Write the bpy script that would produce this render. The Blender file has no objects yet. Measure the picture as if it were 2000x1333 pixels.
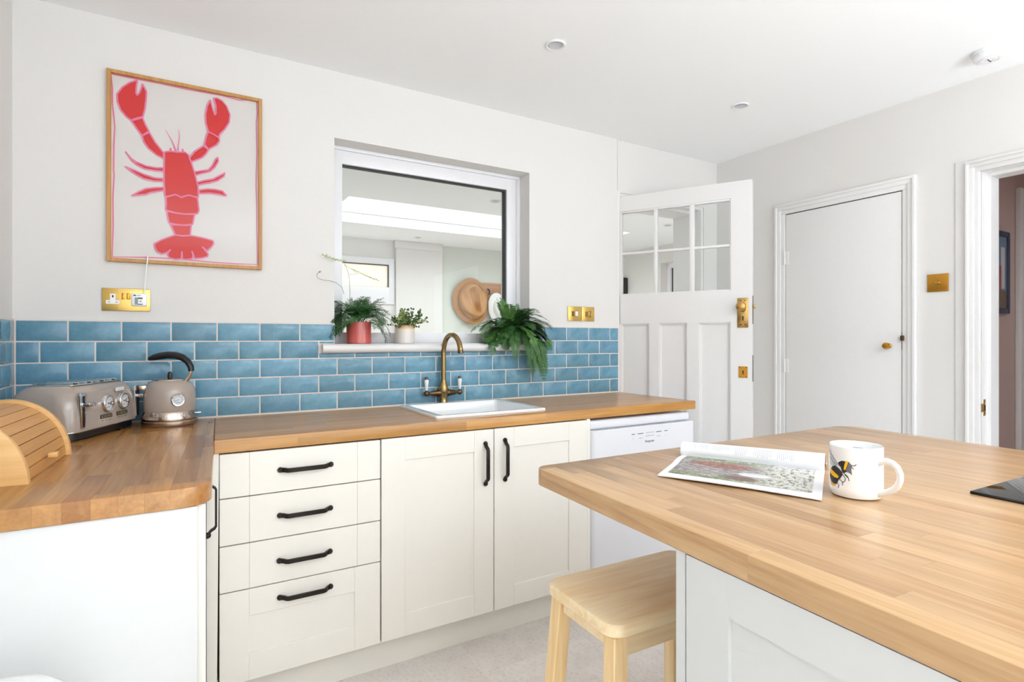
import bpy, bmesh, math, random
from mathutils import Vector, Matrix
from mathutils.geometry import tessellate_polygon

R = random.Random(7)
C = bpy.context.scene.collection
PI = math.pi

# ------------------------------------------------------------------ camera, sky, lights, exposure
F, CX, Y0, H = 1081.0, 1000.0, 663.0, 1.172          # focal length in pixels, principal point, eye height
TH = math.atan(638 / 1081)
SN, CS = math.sin(TH), math.cos(TH)
D = 2.425                                             # back wall plane
cam = bpy.data.cameras.new('camera')
cam.sensor_fit = 'HORIZONTAL'; cam.sensor_width = 36.0; cam.lens = 36.0 * F / 2000
cam.shift_y = (Y0 - 666.5) / 2000
cam.clip_start = 0.02; cam.clip_end = 100
co = bpy.data.objects.new('camera', cam); C.objects.link(co)
co.location = (0, 0, H); co.rotation_euler = (PI / 2, 0, -TH)
S = bpy.context.scene
S.camera = co
S.view_settings.view_transform = 'Standard'; S.view_settings.look = 'None'
S.view_settings.gamma = 1.0; S.view_settings.use_curve_mapping = False
S.view_settings.exposure = 0.17
S.cycles.use_denoising = True; S.cycles.denoising_prefilter = 'ACCURATE'; S.cycles.denoising_input_passes = 'RGB_ALBEDO_NORMAL'
S.cycles.max_bounces = 10; S.cycles.diffuse_bounces = 6; S.cycles.glossy_bounces = 4
S.cycles.transparent_max_bounces = 12; S.cycles.sample_clamp_indirect = 6.0
S.cycles.caustics_reflective = False; S.cycles.caustics_refractive = False
w = bpy.data.worlds.new('sky'); S.world = w; w.use_nodes = True
bg = w.node_tree.nodes['Background']; bg.inputs[0].default_value = (0.93, 0.97, 1.0, 1); bg.inputs[1].default_value = 2.0


def area(name, loc, rot, sx, sy, power, col=(1, 1, 1)):
    l = bpy.data.lights.new(name, 'AREA'); l.shape = 'RECTANGLE'; l.size = sx; l.size_y = sy
    l.energy = power; l.color = col
    o = bpy.data.objects.new(name, l); C.objects.link(o); o.location = loc; o.rotation_euler = rot
    return o


area('added_patio_light', (1.25, -3.34, 1.12), (PI / 2, 0, 0), 3.3, 2.1, 23, (0.84, 0.925, 1.0))  # added lamp at the invented patio glazing behind the camera
area('added_side_light', (3.22, -1.7, 1.48), (0, PI / 2, 0), 1.35, 1.9, 22, (0.84, 0.925, 1.0))  # added lamp outside the invented side window
area('added_ceiling_fill', (1.45, -1.6, 1.2), (PI, 0, 0), 1.2, 1.2, 110, (0.84, 0.925, 1.0))  # added upward lamp without a fixture, brightens the ceiling
area('skylight_daylight', (2.2, 4.17, 2.30), (0, 0, 0), 2.5, 0.85, 27, (0.94, 0.975, 1.0))
area('added_hall_fill', (4.3, .3, 2.2), (0, 0, 0), .5, .5, 3.6, (0.95, 0.97, 1.0))  # added lamp below the hall ceiling, only to lift the dark hall


# ------------------------------------------------------------------ helpers
def lin(r, g=None, b=None):
    if g is None: r, g, b = r
    f = lambda c: (c / 255) / 12.92 if c / 255 <= 0.04045 else ((c / 255 + 0.055) / 1.055) ** 2.4
    return (f(r), f(g), f(b), 1)


def mat(name, col, rough=0.5, metal=0.0, spec=0.5, bump=0.0, bscale=40.0, vary=0.0, coat=0.0):
    m = bpy.data.materials.new(name); m.use_nodes = True
    nt = m.node_tree; p = nt.nodes['Principled BSDF']
    c = lin(col)
    p.inputs['Base Color'].default_value = c
    p.inputs['Roughness'].default_value = rough; p.inputs['Metallic'].default_value = metal
    p.inputs['Specular IOR Level'].default_value = spec
    p.inputs['Coat Weight'].default_value = coat; p.inputs['Coat Roughness'].default_value = 0.08
    tc = nt.nodes.new('ShaderNodeTexCoord')
    n = nt.nodes.new('ShaderNodeTexNoise'); n.inputs['Scale'].default_value = bscale; n.inputs['Detail'].default_value = 4
    nt.links.new(tc.outputs['Object'], n.inputs['Vector'])
    v = max(vary, 0.015)
    mx = nt.nodes.new('ShaderNodeMix'); mx.data_type = 'RGBA'
    mx.inputs[6].default_value = tuple(x * (1 - v) for x in c[:3]) + (1,)
    mx.inputs[7].default_value = tuple(min(1, x * (1 + v)) for x in c[:3]) + (1,)
    nt.links.new(n.outputs['Fac'], mx.inputs[0]); nt.links.new(mx.outputs[2], p.inputs['Base Color'])
    if bump:
        b = nt.nodes.new('ShaderNodeBump'); b.inputs['Strength'].default_value = bump; b.inputs['Distance'].default_value = 0.01
        nt.links.new(n.outputs['Fac'], b.inputs['Height']); nt.links.new(b.outputs['Normal'], p.inputs['Normal'])
    return m


def glass_mat(name, tint=(0.97, 0.985, 0.98), refl=1.0):
    m = bpy.data.materials.new(name); m.use_nodes = True
    nt = m.node_tree; nt.nodes.clear()
    out = nt.nodes.new('ShaderNodeOutputMaterial'); mix = nt.nodes.new('ShaderNodeMixShader')
    tr = nt.nodes.new('ShaderNodeBsdfTransparent'); gl = nt.nodes.new('ShaderNodeBsdfGlossy'); fr = nt.nodes.new('ShaderNodeFresnel')
    fr.inputs['IOR'].default_value = 1.45; gl.inputs['Roughness'].default_value = 0.01; gl.inputs['Color'].default_value = (refl, refl, refl, 1)
    tr.inputs['Color'].default_value = (*tint, 1)
    ge = nt.nodes.new('ShaderNodeNewGeometry'); iv = nt.nodes.new('ShaderNodeMath'); iv.operation = 'SUBTRACT'; iv.inputs[0].default_value = 1.0
    mu = nt.nodes.new('ShaderNodeMath'); mu.operation = 'MULTIPLY'
    nt.links.new(ge.outputs['Backfacing'], iv.inputs[1]); nt.links.new(fr.outputs[0], mu.inputs[0]); nt.links.new(iv.outputs[0], mu.inputs[1])
    nt.links.new(mu.outputs[0], mix.inputs[0]); nt.links.new(tr.outputs[0], mix.inputs[1]); nt.links.new(gl.outputs[0], mix.inputs[2])
    nt.links.new(mix.outputs[0], out.inputs[0])
    return m


def wood(name, dark, light, axis='Y', rough=0.35, stretch=0.045, fine=160, use_obj=True, contrast=(0.32, 0.68), coat=0.0, bump=0.04, knots=0.0):
    m = bpy.data.materials.new(name); m.use_nodes = True
    nt = m.node_tree; N = nt.nodes.new; L = nt.links.new
    p = nt.nodes['Principled BSDF']; p.inputs['Roughness'].default_value = rough
    p.inputs['Coat Weight'].default_value = coat; p.inputs['Coat Roughness'].default_value = 0.15
    tc = N('ShaderNodeTexCoord'); oi = N('ShaderNodeObjectInfo')
    mul = N('ShaderNodeVectorMath'); mul.operation = 'MULTIPLY'
    k = [1, 1, 1]; k['XYZ'.index(axis)] = stretch
    mul.inputs[1].default_value = k
    L(tc.outputs['Object'], mul.inputs[0])
    sc = N('ShaderNodeVectorMath'); sc.operation = 'SCALE'; sc.inputs[0].default_value = (7.3, 3.1, 5.7); L(oi.outputs['Random'], sc.inputs['Scale'])
    add = N('ShaderNodeVectorMath'); add.operation = 'ADD'; L(mul.outputs[0], add.inputs[0]); L(sc.outputs[0], add.inputs[1])
    n1 = N('ShaderNodeTexNoise'); n1.inputs['Scale'].default_value = 24; n1.inputs['Detail'].default_value = 3; n1.inputs['Distortion'].default_value = 1.6
    n2 = N('ShaderNodeTexNoise'); n2.inputs['Scale'].default_value = fine; n2.inputs['Detail'].default_value = 3
    L(add.outputs[0], n1.inputs['Vector']); L(add.outputs[0], n2.inputs['Vector'])
    mm = N('ShaderNodeMath'); mm.operation = 'MULTIPLY_ADD'; mm.inputs[1].default_value = 0.35
    L(n2.outputs['Fac'], mm.inputs[0])
    ms = N('ShaderNodeMath'); ms.operation = 'MULTIPLY'; ms.inputs[1].default_value = 0.65; L(n1.outputs['Fac'], ms.inputs[0]); L(ms.outputs[0], mm.inputs[2])
    cr = N('ShaderNodeValToRGB'); cr.color_ramp.elements[0].position = contrast[0]; cr.color_ramp.elements[1].position = contrast[1]
    cr.color_ramp.elements[0].color = lin(dark); cr.color_ramp.elements[1].color = lin(light)
    L(mm.outputs[0], cr.inputs[0])
    col = cr.outputs[0]
    if use_obj:
        mx = N('ShaderNodeMix'); mx.data_type = 'RGBA'; mx.blend_type = 'MULTIPLY'; mx.inputs[0].default_value = 1
        L(col, mx.inputs[6]); L(oi.outputs['Color'], mx.inputs[7]); col = mx.outputs[2]
    L(col, p.inputs['Base Color'])
    if knots:
        vo = N('ShaderNodeTexVoronoi'); vo.inputs['Scale'].default_value = 5.5; L(add.outputs[0], vo.inputs['Vector'])
        k1 = N('ShaderNodeMapRange'); k1.interpolation_type = 'SMOOTHSTEP'; k1.inputs['From Min'].default_value = .10; k1.inputs['From Max'].default_value = .015; L(vo.outputs['Distance'], k1.inputs['Value'])
        sepc = N('ShaderNodeSeparateColor'); L(vo.outputs['Color'], sepc.inputs[0])
        gt = N('ShaderNodeMath'); gt.operation = 'GREATER_THAN'; gt.inputs[1].default_value = .72; L(sepc.outputs[0], gt.inputs[0])
        km = N('ShaderNodeMath'); km.operation = 'MULTIPLY'; L(k1.outputs[0], km.inputs[0]); L(gt.outputs[0], km.inputs[1])
        k2 = N('ShaderNodeMath'); k2.operation = 'MULTIPLY'; k2.inputs[1].default_value = knots; L(km.outputs[0], k2.inputs[0])
        kx_ = N('ShaderNodeMix'); kx_.data_type = 'RGBA'; L(k2.outputs[0], kx_.inputs[0]); L(col, kx_.inputs[6]); kx_.inputs[7].default_value = lin(96, 58, 30)
        L(kx_.outputs[2], p.inputs['Base Color'])
    b = N('ShaderNodeBump'); b.inputs['Strength'].default_value = bump; b.inputs['Distance'].default_value = 0.004
    L(mm.outputs[0], b.inputs['Height']); L(b.outputs['Normal'], p.inputs['Normal'])
    return m


class MB:
    """collects shapes into one mesh"""
    def __init__(s): s.bm = bmesh.new()

    def box(s, x0, x1, y0, y1, z0, z1, bev=0.0, seg=2, M=None):
        t = bmesh.new()
        r = bmesh.ops.create_cube(t, size=1)
        for v in t.verts:
            v.co = Vector((x0 + (v.co.x + .5) * (x1 - x0), y0 + (v.co.y + .5) * (y1 - y0), z0 + (v.co.z + .5) * (z1 - z0)))
        if bev: bmesh.ops.bevel(t, geom=t.edges[:], offset=bev, segments=seg, profile=.5, affect='EDGES')
        return s.take(t, M)

    def take(s, t, M=None):
        if M is not None: bmesh.ops.transform(t, matrix=M, verts=t.verts)
        me = bpy.data.meshes.new('t'); t.to_mesh(me); t.free(); s.bm.from_mesh(me); bpy.data.meshes.remove(me)
        return s

    def lathe(s, prof, c=(0, 0, 0), n=32, M=None, cap=True, wob=None):
        t = bmesh.new(); rings = []
        for r, z in prof:
            ring = []
            for i in range(n):
                a = 2 * PI * i / n
                ring.append(t.verts.new((r * math.cos(a), r * math.sin(a), z + (wob(a) if (wob and r > 0 and prof.index((r, z)) in wob.idx) else 0))))
            rings.append(ring)
        for a, b in zip(rings, rings[1:]):
            for i in range(n): t.faces.new((a[i], a[(i + 1) % n], b[(i + 1) % n], b[i]))
        if cap:
            if prof[0][0] > 1e-6: t.faces.new(rings[0][::-1])
            if prof[-1][0] > 1e-6: t.faces.new(rings[-1])
        bmesh.ops.remove_doubles(t, verts=t.verts, dist=1e-7)
        bmesh.ops.recalc_face_normals(t, faces=t.faces)
        bmesh.ops.translate(t, vec=Vector((0, 0, 0)), verts=t.verts)
        M2 = Matrix.Translation(c) @ (M or Matrix.Identity(4))
        return s.take(t, M2)

    def tube(s, pts, rad, n=10, caps=True, flat=None, up=(0, 0, 1)):
        pts = [Vector(p) for p in pts]; m = len(pts)
        rad = rad if isinstance(rad, (list, tuple)) else [rad] * m
        t = bmesh.new(); rings = []; prev = None
        for i, p in enumerate(pts):
            d = (pts[min(i + 1, m - 1)] - pts[max(i - 1, 0)]).normalized()
            if prev is None:
                u = Vector(up) - d * Vector(up).dot(d)
                if u.length < 1e-3: u = d.orthogonal()
            else:
                u = prev - d * prev.dot(d)
            u.normalize(); prev = u; v = d.cross(u)
            ring = []
            for k in range(n):
                a = 2 * PI * k / n + PI / n
                fu, fv = (1, 1) if flat is None else flat
                ring.append(t.verts.new(p + (u * math.cos(a) * fu + v * math.sin(a) * fv) * rad[i]))
            rings.append(ring)
        for a, b in zip(rings, rings[1:]):
            for k in range(n): t.faces.new((a[k], a[(k + 1) % n], b[(k + 1) % n], b[k]))
        if caps: t.faces.new(rings[0][::-1]); t.faces.new(rings[-1])
        bmesh.ops.recalc_face_normals(t, faces=t.faces)
        return s.take(t)

    def prism(s, poly, z0, z1, bev=0.0, M=None, seg=2):
        """poly = list of (x, y)"""
        t = bmesh.new()
        a = [t.verts.new((x, y, z0)) for x, y in poly]; b = [t.verts.new((x, y, z1)) for x, y in poly]
        n = len(poly)
        t.faces.new(a[::-1]); t.faces.new(b)
        for i in range(n): t.faces.new((a[i], a[(i + 1) % n], b[(i + 1) % n], b[i]))
        bmesh.ops.recalc_face_normals(t, faces=t.faces)
        if bev:
            ed = [e for e in t.edges if abs(e.verts[0].co.z - e.verts[1].co.z) < 1e-9]
            bmesh.ops.bevel(t, geom=ed, offset=bev, segments=seg, profile=.5, affect='EDGES')
        return s.take(t, M)

    def poly3(s, pts):
        """a flat, possibly concave polygon of 3D points"""
        pts = [Vector(p) for p in pts]
        vs = [s.bm.verts.new(p) for p in pts]
        for tri in tessellate_polygon([pts]):
            try: s.bm.faces.new([vs[i] for i in tri])
            except ValueError: pass
        return s

    def quad(s, *pts):
        s.bm.faces.new([s.bm.verts.new(p) for p in pts]); return s

    def ribbon(s, pts, w, nrm, closed=False):
        """flat line of width w along 3D points lying on a surface with normal nrm (vector or function)"""
        pts = [Vector(p) for p in pts]; m = len(pts); L = []
        for i, p in enumerate(pts):
            a = pts[(i - 1) % m] if (closed or i > 0) else p
            b = pts[(i + 1) % m] if (closed or i < m - 1) else p
            d = (b - a).normalized(); nn = nrm(p) if callable(nrm) else Vector(nrm)
            sd = d.cross(nn).normalized()
            ww = w[i] if isinstance(w, (list, tuple)) else w
            L.append((s.bm.verts.new(p + sd * ww / 2), s.bm.verts.new(p - sd * ww / 2)))
        for i in range(m if closed else m - 1):
            a, b = L[i], L[(i + 1) % m]
            s.bm.faces.new((a[0], a[1], b[1], b[0]))
        return s

    def outline(s, pts, w, nrm, closed=True, step=.00004):
        """printed line made of overlapping strokes, each a hair above the one before"""
        pts = [Vector(p) for p in pts]; m = len(pts); nn = Vector(nrm)
        for i in range(m if closed else m - 1):
            a, b = pts[i], pts[(i + 1) % m]; d = (b - a).normalized(); sd = d.cross(nn).normalized() * w / 2
            e = d * w * .22; up = nn * step * i
            s.bm.faces.new([s.bm.verts.new(p + up) for p in (a - sd - e * .3, a - sd * .4 - e * 1.8, a + sd * .4 - e * 1.8, a + sd - e * .3, b + sd + e * .3, b + sd * .4 + e * 1.8, b - sd * .4 + e * 1.8, b - sd + e * .3)])
        return s

    def mesh(s, name, m, smooth=30):
        me = bpy.data.meshes.new(name); s.bm.to_mesh(me); s.bm.free()
        me.materials.append(m)
        if smooth:
            me.shade_smooth(); me.set_sharp_from_angle(angle=math.radians(smooth))
        return me


def root_of(o):
    while o.parent: o = o.parent
    return o


def obj(name, mb, m, parent=None, local=False, smooth=30, label=None):
    me = mb.mesh(name, m, smooth) if isinstance(mb, MB) else mb
    o = bpy.data.objects.new(name, me); C.objects.link(o)
    if parent is not None:
        if not local: me.transform(Matrix.Translation(-root_of(parent).location))
        o.parent = parent
    if label: o['label'] = label
    return o


def tag(o, label, cat, group=None, kind=None):
    o['label'] = label; o['category'] = cat
    if group: o['group'] = group
    if kind: o['kind'] = kind
    return o


def thing(name, label, cat, loc=(0, 0, 0), rz=0.0, group=None):
    o = bpy.data.objects.new(name, None); C.objects.link(o); o.empty_display_size = 0.05
    o.location = loc; o.rotation_euler = (0, 0, rz)
    return tag(o, label, cat, group)


def struct(name, mb, m, parent=None, smooth=30):
    o = obj(name, mb, m, parent, smooth=smooth)
    if parent is None: o['kind'] = 'structure'
    return o


def struct_root(name, loc=(0, 0, 0)):
    o = bpy.data.objects.new(name, None); C.objects.link(o); o.location = loc; o['kind'] = 'structure'; o.empty_display_size = .05
    return o


def ray(px, py):
    t = (px - CX) / F
    return Vector((SN + t * CS, CS - t * SN, -(py - Y0) / F))


def at_y(px, py, y):
    r = ray(px, py); k = y / r.y
    return Vector((r.x * k, y, H + r.z * k))


def at_z(px, py, z):
    r = ray(px, py); k = (z - H) / r.z
    return Vector((r.x * k, r.y * k, z))


def at_x(px, py, x):
    r = ray(px, py); k = x / r.x
    return Vector((x, r.y * k, H + r.z * k))


# ------------------------------------------------------------------ materials
M_wall = mat('white_wall_paint', (227, 224, 221), 0.75, bump=0.03, bscale=90)
M_ceil = mat('white_ceiling_paint', (248, 249, 250), 0.85)
M_trim = mat('white_gloss_trim', (232, 230, 229), 0.35)
M_upvc = mat('white_window_plastic', (234, 233, 236), 0.3)
M_sage = mat('pale_grey_green_wall_paint', (214, 218, 210), 0.8)
M_hall = mat('dusty_pink_hall_paint', (202, 178, 170), 0.75)
M_black = mat('black_rubber', (30, 30, 32), 0.5)
M_dark = mat('dark_gap', (38, 30, 24), 0.8)
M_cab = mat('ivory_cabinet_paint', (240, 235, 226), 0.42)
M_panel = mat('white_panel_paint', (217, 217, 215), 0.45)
M_handle = mat('black_bronze_handle', (40, 34, 30), 0.42, metal=0.5)
M_brass = mat('brushed_brass', (222, 186, 108), 0.32, metal=1.0, vary=.06, bscale=120)
M_brassold = mat('polished_old_brass', (196, 160, 96), 0.2, metal=1.0)
M_gold = mat('satin_gold_brass', (206, 150, 62), 0.3, metal=1.0)
M_bronze = mat('antique_bronze', (158, 134, 90), 0.27, metal=1.0)
M_bronze2 = mat('dark_antique_bronze', (112, 90, 62), 0.28, metal=1.0)
M_chrome = mat('chrome', (225, 225, 225), 0.08, metal=1.0)
M_steel = mat('warm_brushed_steel', (190, 172, 158), 0.16, metal=1.0)
M_taupe = mat('taupe_enamel', (172, 158, 148), 0.2, coat=.5)
M_plasticb = mat('black_plastic', (26, 24, 25), 0.35)
M_white = mat('white_ceramic', (243, 243, 243), 0.1, coat=.6)
M_appl = mat('white_appliance_enamel', (230, 230, 234), 0.25)
M_grout = mat('pale_beige_grout', (231, 219, 210), 0.9, bump=.2, bscale=300)
M_fgrout = mat('cream_floor_grout', (246, 240, 232), 0.9)
M_dial = mat('white_dial_face', (222, 226, 230), 0.4)
M_ink = mat('dark_grey_print', (84, 84, 90), 0.6)
M_inkl = mat('pale_grey_print', (150, 150, 160), 0.6)
M_blue = mat('navy_blue_print', (62, 74, 132), 0.5)
M_paper = mat('white_magazine_paper', (240, 239, 243), 0.3)
M_red = mat('lobster_red_print', (216, 40, 38), 0.7, vary=.03, bscale=60)
M_pink = mat('pink_print', (232, 122, 158), 0.7)
M_cloth = mat('off_white_print_cloth', (226, 220, 216), 0.8, bump=.08, bscale=14)
M_glass = glass_mat('clear_glass', refl=0.5)
M_glassp = glass_mat('picture_glass', (0.99, 0.99, 0.99), 0.8)
M_frost = mat('frosted_glass', (240, 226, 212), 0.5)
M_hob = mat('black_glass', (12, 12, 14), 0.04)
M_coral = mat('coral_red_glaze', (206, 96, 88), 0.12, coat=.5, vary=.05, bscale=12)
M_darkpot = mat('dark_pot', (34, 32, 28), 0.6)
M_soil = mat('dark_soil', (52, 40, 30), 0.95, bump=.5, bscale=120)
M_fern = mat('dark_green_fern', (62, 108, 52), 0.45, vary=.35, bscale=30)
M_fern2 = mat('fresh_green_fern', (86, 130, 62), 0.45, vary=.3, bscale=30)
M_feather = mat('feathery_green', (58, 106, 54), 0.55, vary=.35, bscale=40)
M_stem = mat('brown_stem', (98, 92, 66), 0.6)
M_leaf = mat('small_leaf_green', (74, 98, 44), 0.4, vary=.5, bscale=60)
M_leafl = mat('light_leaf_green', (150, 168, 96), 0.45, vary=.3, bscale=60)
M_hat = mat('camel_felt', (184, 138, 92), 0.9, bump=.1, bscale=200, vary=.05)
M_canvas = mat('white_canvas', (226, 228, 226), 0.85)
M_navy = mat('navy_frame_paint', (58, 72, 98), 0.35)
M_slate = mat('slate_blue_cloth', (92, 100, 112), 0.9)
M_rack = wood('brown_rack_wood', (160, 112, 82), (196, 148, 112), 'X', .5, use_obj=False)
M_oakframe = wood('oak_picture_frame', (176, 124, 66), (208, 156, 92), 'Z', .45, use_obj=False)
M_isl = wood('oiled_oak_island', (160, 116, 72), (214, 178, 134), 'Y', .3, use_obj=True, coat=.15, contrast=(.2, .8), knots=.55)
M_wtl = wood('oiled_oak_left_worktop', (152, 102, 52), (206, 152, 90), 'Y', .26, use_obj=True, coat=.25, contrast=(.2, .8), knots=.4)
M_wtb = wood('oiled_oak_back_worktop', (168, 112, 50), (226, 170, 94), 'X', .3, use_obj=True, coat=.2, contrast=(.22, .78), knots=.65)
M_pine = wood('pale_pine', (240, 205, 152), (255, 236, 200), 'X', .42, fine=120, use_obj=False, stretch=.08)
M_pineleg = wood('pale_pine_leg', (238, 198, 138), (255, 232, 188), 'Z', .42, fine=120, use_obj=False)
M_bamboo = wood('bamboo', (212, 158, 92), (238, 194, 130), 'X', .38, fine=220, use_obj=False, contrast=(.25, .75))
M_bamboos = wood('bamboo_slat', (196, 138, 74), (222, 168, 100), 'Y', .38, fine=220, use_obj=True, contrast=(.25, .75))


def tile_mat():
    m = bpy.data.materials.new('blue_handmade_glaze'); m.use_nodes = True
    nt = m.node_tree; N = nt.nodes.new; L = nt.links.new; p = nt.nodes['Principled BSDF']
    p.inputs['Roughness'].default_value = 0.12; p.inputs['Specular IOR Level'].default_value = 0.4
    tc = N('ShaderNodeTexCoord'); oi = N('ShaderNodeObjectInfo')
    n = N('ShaderNodeTexNoise'); n.inputs['Scale'].default_value = 22; n.inputs['Detail'].default_value = 5; n.inputs['Roughness'].default_value = .65
    L(tc.outputs['Object'], n.inputs['Vector'])
    cr = N('ShaderNodeValToRGB'); cr.color_ramp.elements[0].position = .3; cr.color_ramp.elements[1].position = .72
    cr.color_ramp.elements[0].color = lin(92, 140, 164); cr.color_ramp.elements[1].color = lin(124, 168, 190)
    L(n.outputs['Fac'], cr.inputs[0])
    mx = N('ShaderNodeMix'); mx.data_type = 'RGBA'; mx.blend_type = 'MULTIPLY'; mx.inputs[0].default_value = 1
    L(cr.outputs[0], mx.inputs[6]); L(oi.outputs['Color'], mx.inputs[7]); L(mx.outputs[2], p.inputs['Base Color'])
    n2 = N('ShaderNodeTexNoise'); n2.inputs['Scale'].default_value = 34; n2.inputs['Detail'].default_value = 2
    L(tc.outputs['Object'], n2.inputs['Vector'])
    b = N('ShaderNodeBump'); b.inputs['Strength'].default_value = .22; b.inputs['Distance'].default_value = .004
    L(n2.outputs['Fac'], b.inputs['Height']); L(b.outputs['Normal'], p.inputs['Normal'])
    return m


M_tile = tile_mat()


def stone_mat():
    m = bpy.data.materials.new('beige_stone_tile'); m.use_nodes = True
    nt = m.node_tree; N = nt.nodes.new; L = nt.links.new; p = nt.nodes['Principled BSDF']; p.inputs['Roughness'].default_value = .55
    tc = N('ShaderNodeTexCoord'); oi = N('ShaderNodeObjectInfo')
    sc = N('ShaderNodeVectorMath'); sc.operation = 'SCALE'; sc.inputs[0].default_value = (9, 5, 3); L(oi.outputs['Random'], sc.inputs['Scale'])
    ad = N('ShaderNodeVectorMath'); ad.operation = 'ADD'; L(tc.outputs['Object'], ad.inputs[0]); L(sc.outputs[0], ad.inputs[1])
    n = N('ShaderNodeTexNoise'); n.inputs['Scale'].default_value = 4; n.inputs['Detail'].default_value = 9; n.inputs['Roughness'].default_value = .68
    n2 = N('ShaderNodeTexNoise'); n2.inputs['Scale'].default_value = 90; n2.inputs['Detail'].default_value = 3
    L(ad.outputs[0], n.inputs['Vector']); L(ad.outputs[0], n2.inputs['Vector'])
    cr = N('ShaderNodeValToRGB'); cr.color_ramp.elements[0].position = .3; cr.color_ramp.elements[1].position = .7
    cr.color_ramp.elements[0].color = lin(228, 219, 211); cr.color_ramp.elements[1].color = lin(247, 242, 238)
    L(n.outputs['Fac'], cr.inputs[0])
    c2 = N('ShaderNodeValToRGB'); c2.color_ramp.elements[0].position = .3; c2.color_ramp.elements[1].position = .5
    c2.color_ramp.elements[0].color = lin(243, 240, 237); c2.color_ramp.elements[1].color = (1, 1, 1, 1)
    L(n2.outputs['Fac'], c2.inputs[0])
    mx = N('ShaderNodeMix'); mx.data_type = 'RGBA'; mx.blend_type = 'MULTIPLY'; mx.inputs[0].default_value = 1
    L(cr.outputs[0], mx.inputs[6]); L(c2.outputs[0], mx.inputs[7]); L(mx.outputs[2], p.inputs['Base Color'])
    return m


M_stone = stone_mat()

# ------------------------------------------------------------------ room shell
XL, XR, ZC, YB = -0.4946, 2.994, 2.319, -3.2
# floor: grout bed with stone tiles
fl = struct('floor', MB().box(XL - .1, XR + .1, YB - .1, D + .2, -.06, -.002), M_fgrout)
col0 = .905
W, Ln, g = .4445, .675, .005
fi = 0
for ci in range(-4, 6):
    x0 = col0 + ci * W
    off = 1.717 if ci % 2 == 0 else 1.717 + Ln / 2
    for k in range(-8, 3):
        y0 = off + k * Ln; y1 = y0 + Ln
        a, b, c, d = max(x0, XL), min(x0 + W, XR), max(y0, YB), min(y1, D)
        if b - a < .01 or d - c < .01: continue
        obj('tile' if fi == 0 else 'tile', MB().box(a + g / 2, b - g / 2, c + g / 2, d - g / 2, -.012, 0, .0012, 1), M_stone, fl); fi += 1

struct('ceiling', MB().box(XL - .1, XR + .1, YB - .1, D + .3, ZC, ZC + .1), M_ceil)
struct('wall_left', MB().box(XL - .12, XL, YB - .1, D + .3, -.05, ZC + .05), M_wall)
# back wall with window and door openings
WX0, WX1, WZ0, WZ1 = .549, 1.536, 1.152, 2.035
DX0, DX1, DZ = 2.138, 2.872, 2.02
WT = .24
wb = MB()
wb.box(XL, WX0, D, D + WT, 0, ZC); wb.box(WX1, 2.1355, D, D + WT, 0, ZC)
wb.box(WX0, WX1, D, D + WT, 0, WZ0); wb.box(WX0, WX1, D, D + WT, WZ1, ZC)
wb.box(2.1355, DX0, D + .012, D + WT, 0, ZC)
wb.box(DX0, DX1, D + .012, D + WT, DZ, ZC); wb.box(DX1, XR + .1, D + .012, D + WT, 0, ZC)
wb.box(2.131, 2.1375, D - .0045, D + .02, 2.03, ZC)
wall_back = struct('wall_back', wb, M_wall)
# right wall with cupboard recess and doorway
HY0, HY1, HZ = .27, 1.04, 1.906                       # doorway
UY0, UY1, UZ = 1.345, 1.952, 1.894                    # cupboard
wr = MB()
WTR = .136
wr.box(XR, XR + WTR, UY1, D + .3, 0, ZC); wr.box(XR, XR + WTR, HY1, UY0, 0, ZC)
wr.box(XR, XR + WTR, UY0, UY1, UZ, ZC); wr.box(XR, XR + WTR, HY0, HY1, HZ, ZC)
wr.box(XR, XR + WTR, -.75, HY0, 0, ZC)
wr.box(XR, XR + WTR, -2.7, -.75, 0, .75); wr.box(XR, XR + WTR, -2.7, -.75, 2.15, ZC); wr.box(XR, XR + WTR, YB, -2.7, 0, ZC)
struct('wall_right', wr, M_wall)
wf = MB()
wf.box(XL, -.40, YB - .12, YB, 0, ZC); wf.box(2.90, XR, YB - .12, YB, 0, ZC); wf.box(-.40, 2.90, YB - .12, YB, 2.2, ZC)
struct('wall_front', wf, M_wall)
# invented glazing to light the room: patio doors behind camera, side window on right
pd = struct_root('invented_door_3', (1.25, YB, 0))
for i in range(4):
    x0 = -.40 + i * .825
    f = MB()
    f.box(x0, x0 + .055, YB - .09, YB - .03, 0, 2.2); f.box(x0 + .77, x0 + .825, YB - .09, YB - .03, 0, 2.2)
    f.box(x0 + .055, x0 + .77, YB - .09, YB - .03, 0, .07); f.box(x0 + .055, x0 + .77, YB - .09, YB - .03, 2.13, 2.2)
    fo = obj('door_frame', f, M_upvc, pd)
    obj('pane', MB().box(x0 + .055, x0 + .77, YB - .065, YB - .06, .07, 2.13), M_glass, fo)
sw = struct_root('invented_window_3', (XR, -1.65, .75))
f = MB()
f.box(XR + .04, XR + .1, -2.7, -2.63, .75, 2.15); f.box(XR + .04, XR + .1, -.82, -.75, .75, 2.15)
f.box(XR + .04, XR + .1, -2.63, -.82, .75, .82); f.box(XR + .04, XR + .1, -2.63, -.82, 2.08, 2.15)
obj('window_frame', f, M_upvc, sw)
obj('pane', MB().box(XR + .065, XR + .07, -2.63, -.82, .82, 2.08), M_glass, sw)

# ------------------------------------------------------------------ splashback tiles on back wall and left wall
TX0, TP, RP, GR = at_y(133.5, 663, D).x, .1512, .0725, .0042
TTOP = 1.2366
TT = .008
tile_meshes = {}


def tile_mesh(w, h):
    key = (round(w, 4), round(h, 4))
    if key not in tile_meshes:
        tile_meshes[key] = MB().box(-w / 2, w / 2, -TT, 0, -h / 2, h / 2, .0016, 2).mesh('tile', M_tile)
    return tile_meshes[key]


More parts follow.
